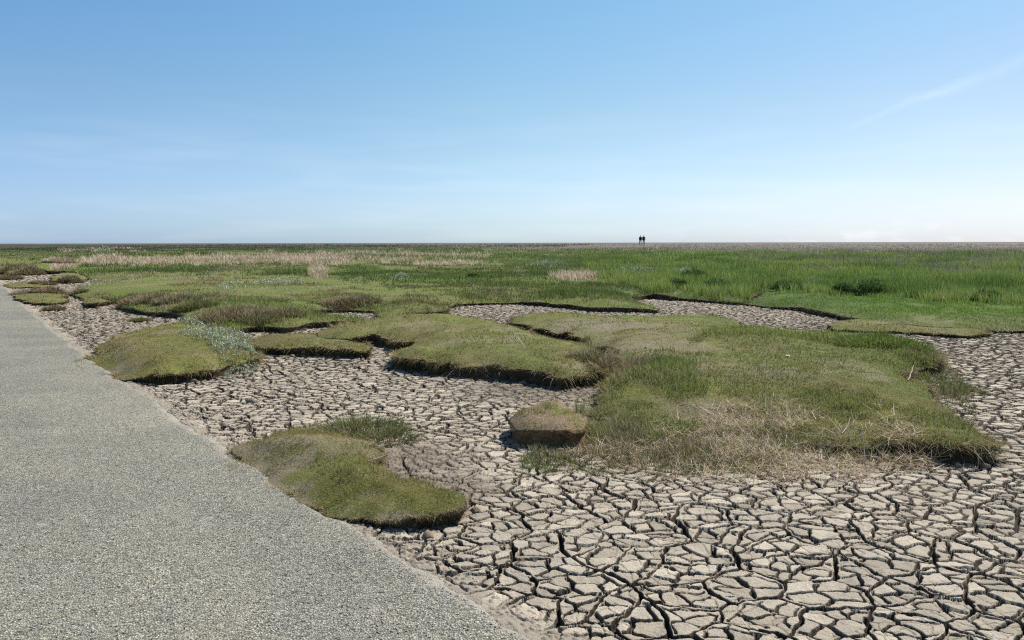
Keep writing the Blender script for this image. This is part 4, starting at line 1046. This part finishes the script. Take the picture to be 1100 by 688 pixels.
# ------------------------------------------------------------------ stones, clods, crumbs
M_STONE = mat_plain('stone_grey', (.16, .15, .13)); M_CLOD = mat_plain('clod', (.34, .30, .24)); M_SHELL = mat_plain('shell', (.50, .44, .34))
ico_v = None
def rocks(name, XY, S, mat, keys, label, cat, flat=.6, zoff=0.0, sub=0):
    import bmesh
    bm = bmesh.new(); bmesh.ops.create_icosphere(bm, subdivisions=1 + sub, radius=1); bv = np.array([v.co[:] for v in bm.verts]); bf = np.array([[v.index for v in f.verts] for f in bm.faces]); bm.free()
    n = len(XY); z = height_at(XY[:, 0], XY[:, 1], keys) + zoff
    jit = 1 + rng.uniform(-.38, .3, (n, len(bv), 1)); a = rng.uniform(0, 6.28, n); ca, sa = np.cos(a)[:, None], np.sin(a)[:, None]
    v = bv[None] * jit * np.array([1, .75, flat]) * S[:, None, None]
    x = v[..., 0] * ca - v[..., 1] * sa; y = v[..., 0] * sa + v[..., 1] * ca
    V = np.stack([x + XY[:, 0, None], y + XY[:, 1, None], v[..., 2] + z[:, None] + (S * flat * .3)[:, None]], -1).reshape(-1, 3)
    T = (bf[None] + (np.arange(n) * len(bv))[:, None, None]).reshape(-1, 3)
    o = link(name, make_mesh(name, V, T), (mat,)); return o
# crumbs along the road edge
n = 9500; k = rng.integers(0, len(re_) - 1, n * 2); L_ = np.hypot(*np.diff(re_, axis=0).T); k = rng.choice(len(re_) - 1, n, p=L_ / L_.sum()); t = rng.random((n, 1))
q = re_[k] * (1 - t) + re_[k + 1] * t; nv = np.array([-dn[1], dn[0]]); 
if edge_dist(q[:1, 0] + nv[0], q[:1, 1] + nv[1])[0] < 0: nv = -nv
q = q + nv * rng.normal(.03, .17, (n, 1))
ok = np.hypot(*q.T) < 16; q = q[ok]
tag(rocks('crumbs', q, rng.uniform(.003, .012, len(q)) * (1 + .8 * (rng.random(len(q)) < .08)), M_CLOD, '', '', '', .6, .002), 'loose crumbs of dried soil scattered along the road edge', 'soil crumbs', kind='stuff')
# fallen lumps at the foot of the banks
q = []
for key in 'ABCDFE':
    r = regions[key]; m = np.where(r.z0 > .06)[0]; kk = rng.choice(m, 60 if key in 'CF' else 26)
    q.append(r.B[kk] + r.N[kk] * rng.gamma(2, .035, (len(kk), 1)))
q = np.vstack(q)
tag(rocks('fallen_lumps', q, rng.gamma(2.2, .009, len(q)) + .008, mat_plain('lump', (.20, .16, .105), .95, .35), '', '', '', .6, -.004, 1), 'small brown soil lumps fallen from the turf banks', 'soil lumps', kind='stuff')
# loose chippings on the road
n = 9000; XYp = w(rng.uniform(-30, 560, n), 330 + 360 * rng.random(n) ** .6, 0); e_ = edge_dist(XYp[:, 0], XYp[:, 1]); XYp = XYp[(e_ < -.05)]
cr_ = edge_dist(XYp[:, 0], XYp[:, 1]); zr = .03 + .03 * np.sin(np.clip(-cr_ / 5.4, 0, 1) * PI)
o = rocks('chippings', XYp, rng.uniform(.0025, .006, len(XYp)), mat_plain('chip', (.30, .29, .265), .8, .35), '', '', '', .6, zr)
tag(o, 'loose small stone chippings lying on the road', 'gravel', kind='stuff')
# white shell bits on the turf
pp = []
for u, v, s, c in ((720, 392, 12, 26), (740, 390, 8, 14), (745, 428, 10, 26), (800, 400, 60, 60), (860, 390, 60, 40), (500, 355, 60, 18), (640, 345, 50, 30), (700, 350, 50, 20), (170, 370, 40, 8), (615, 425, 15, 4)):
    pp += [(u + rng.normal() * s, v + rng.normal() * s * .22) for _ in range(c)]
pp = np.array(pp); XYs = w(pp[:, 0], pp[:, 1], .22); hz_ = height_at(XYs[:, 0], XYs[:, 1]); XYs = XYs[hz_ > .05]
tag(rocks('shell_bits', XYs, rng.uniform(.003, .010, len(XYs)), M_SHELL, 'ABCDEFGM', '', '', .35, .012), 'small white shell fragments scattered over the turf', 'shells', kind='stuff')
for u, v, s, lab, mt in [(249, 461, .035, 'dark grey stone at the road edge behind the nearest mound', M_STONE), (270, 432, .06, 'dark clod of mud standing up among the cracks beside the road', M_STONE), 
                     (411, 437, .05, 'pale stone on cracked mud in the middle channel', M_CLOD), (955, 381, .06, 'dark clod in the right mud channel', M_STONE), (846, 384, .035, 'flat pale stone lying on top of the largest mound', M_SHELL), (150, 403, .035, 'flat grey stone wedged between the road and the silver topped mound', M_SHELL)]:
    c = w(u, v, .22 if u == 846 else 0.0)[None]
    z = height_at(c[:, 0], c[:, 1], 'F')
    o = rocks('stone', np.zeros((1, 2)), np.array([s]), mt, '', '', '', .55, 0, 1); o.location = (c[0, 0], c[0, 1], float(z[0]) + .0)
    tag(o, lab, 'stone', 'loose stones and clods')
# sticks
def stick(u, v, h, L, az, lean, rad, lab):
    c = w(u, v, h); pts = [Vector((0, 0, 0))]
    for k in range(5):
        th = lean + random.uniform(-.12, .12); a = az + random.uniform(-.2, .2)
        pts.append(pts[-1] + Vector((math.sin(th) * math.cos(a), math.sin(th) * math.sin(a), math.cos(th))) * L / 5)
    V, Q = [], []
    for k, p in enumerate(pts):
        rr = rad * (1 - .12 * k)
        for j in range(6):
            aa = j * PI / 3; V.append((p.x - math.sin(az) * math.cos(aa) * rr, p.y + math.cos(az) * math.cos(aa) * rr, p.z + math.sin(aa) * rr))
    for k in range(5):
        for j in range(6): Q.append((k * 6 + j, k * 6 + (j + 1) % 6, k * 6 + 6 + (j + 1) % 6, k * 6 + 6 + j))
    o = link('stick', make_mesh('stick', np.array(V), None, np.array(Q)), (M_STICK,)); z = float(height_at(c[None, 0], c[None, 1])[0]); o.location = (c[0], c[1], z + rad)
    tag(o, lab, 'stick', 'dead sticks')
M_STICK = mat_plain('dry_stem', (.50, .43, .33))
stick(565, 398, .0, .42, 2.3, 1.0, .006, 'pale stick leaning against the front bank of the broad middle mound')
stick(975, 409, .2, .30, .9, 1.2, .007, 'pale stick at the right rear of the largest mound')
stick(905, 452, .2, .22, .9, 1.1, .005, 'short pale stick on the front slope of the largest mound')
stick(930, 500, .02, .30, 1.6, .35, .004, 'upright dead stem in the straw before the largest mound')
stick(395, 494, .1, .22, .3, 1.3, .004, 'thin pale twig on the right edge of the nearest mound')

# ------------------------------------------------------------------ two walkers on the horizon
def skin(name, pts, edges, radii, mat, parent, sub=1):
    me = bpy.data.meshes.new(name); me.from_pydata(pts, edges, []); me.update()
    o = link(name, me, (mat,), parent)
    m = o.modifiers.new('Skin', 'SKIN'); m.use_smooth_shade = True
    if not me.skin_vertices: me.attributes  # layer is made with the modifier
    for k, rr in enumerate(radii):
        sv = me.skin_vertices[0].data[k]; sv.radius = rr if hasattr(rr, '__len__') else (rr, rr); sv.use_root = (k == 0)
    s = o.modifiers.new('Subd', 'SUBSURF'); s.levels = sub; s.render_levels = sub
    return o
def person(x, y, z, rz, lab, coat, hair, stride=1):
    e = link('person', None); e.location = (x, y, z); e.rotation_euler = (0, 0, rz); tag(e, lab, 'person', 'walkers on the horizon')
    s = .22 * stride
    P = [(0, 0, .95), (0, 0, 1.15), (0, 0, 1.36), (0, 0, 1.50), (0, .01, 1.60), (0, .02, 1.70),
         (-.09, 0, .90), (-.10, s * .6, .50), (-.10, s * .7, .09), (-.10, s * .7 + .14, .035),
         (.09, 0, .90), (.10, -s * .35, .50), (.10, -s * 1.0, .10), (.10, -s * 1.0 + .14, .035),
         (-.19, 0, 1.40), (-.24, -.06, 1.12), (-.23, .06, .88), (-.22, .09, .80),
         (.19, 0, 1.40), (.24, .06, 1.12), (.23, .14, .90), (.22, .17, .82)]
    E = [(0, 1), (1, 2), (2, 3), (3, 4), (4, 5), (0, 6), (6, 7), (7, 8), (8, 9), (0, 10), (10, 11), (11, 12), (12, 13), (2, 14), (14, 15), (15, 16), (16, 17), (2, 18), (18, 19), (19, 20), (20, 21)]
    Rr = [(.14, .1), (.13, .09), (.15, .1), .05, .085, .075, .085, .055, .04, .03, .085, .055, .04, .03, .055, .042, .032, .035, .055, .042, .032, .035]
    skin('body', P, E, Rr, M_SKIN, e)
    skin('coat', [P[0], P[1], P[2], P[14], P[15], P[16], P[18], P[19], P[20], (0, 0, .80)], [(0, 1), (1, 2), (2, 3), (3, 4), (4, 5), (2, 6), (6, 7), (7, 8), (0, 9)],
         [(.18, .14), (.165, .13), (.18, .125), .075, .062, .055, .075, .062, .055, (.19, .15)], coat, e)
    skin('trousers', [P[0], P[6], P[7], P[8], P[10], P[11], P[12]], [(0, 1), (1, 2), (2, 3), (0, 4), (4, 5), (5, 6)], [(.15, .11), .1, .072, .058, .1, .072, .058], M_TROU, e)
    skin('hair', [(0, -.01, 1.62), (0, .0, 1.72)], [(0, 1)], [(.09, .095), (.085, .085)], hair, e)
M_SKIN = mat_plain('skin', (.45, .28, .2)); M_TROU = mat_plain('trouser_cloth', (.02, .025, .04)); M_COAT1 = mat_plain('navy_coat', (.012, .018, .035)); M_COAT2 = mat_plain('black_coat', (.012, .012, .015)); M_HAIR = mat_plain('hair', (.03, .02, .015))
DP = 136.0
for u, lab, coat, rz in ((687.9, 'left one of two distant walkers on the horizon, dark coat', M_COAT1, 0.1), (691.4, 'right one of two distant walkers on the horizon, black coat', M_COAT2, -.15)):
    a = math.atan2(*ray(u, 262)[:2]); x, y = math.sin(a) * DP, math.cos(a) * DP
    z = float(height_at(np.array([x]), np.array([y]), 'M')[0]); person(x, y, z, rz, lab, coat, M_HAIR)
print('blade faces', NBL, 'script', time.time() - T0)
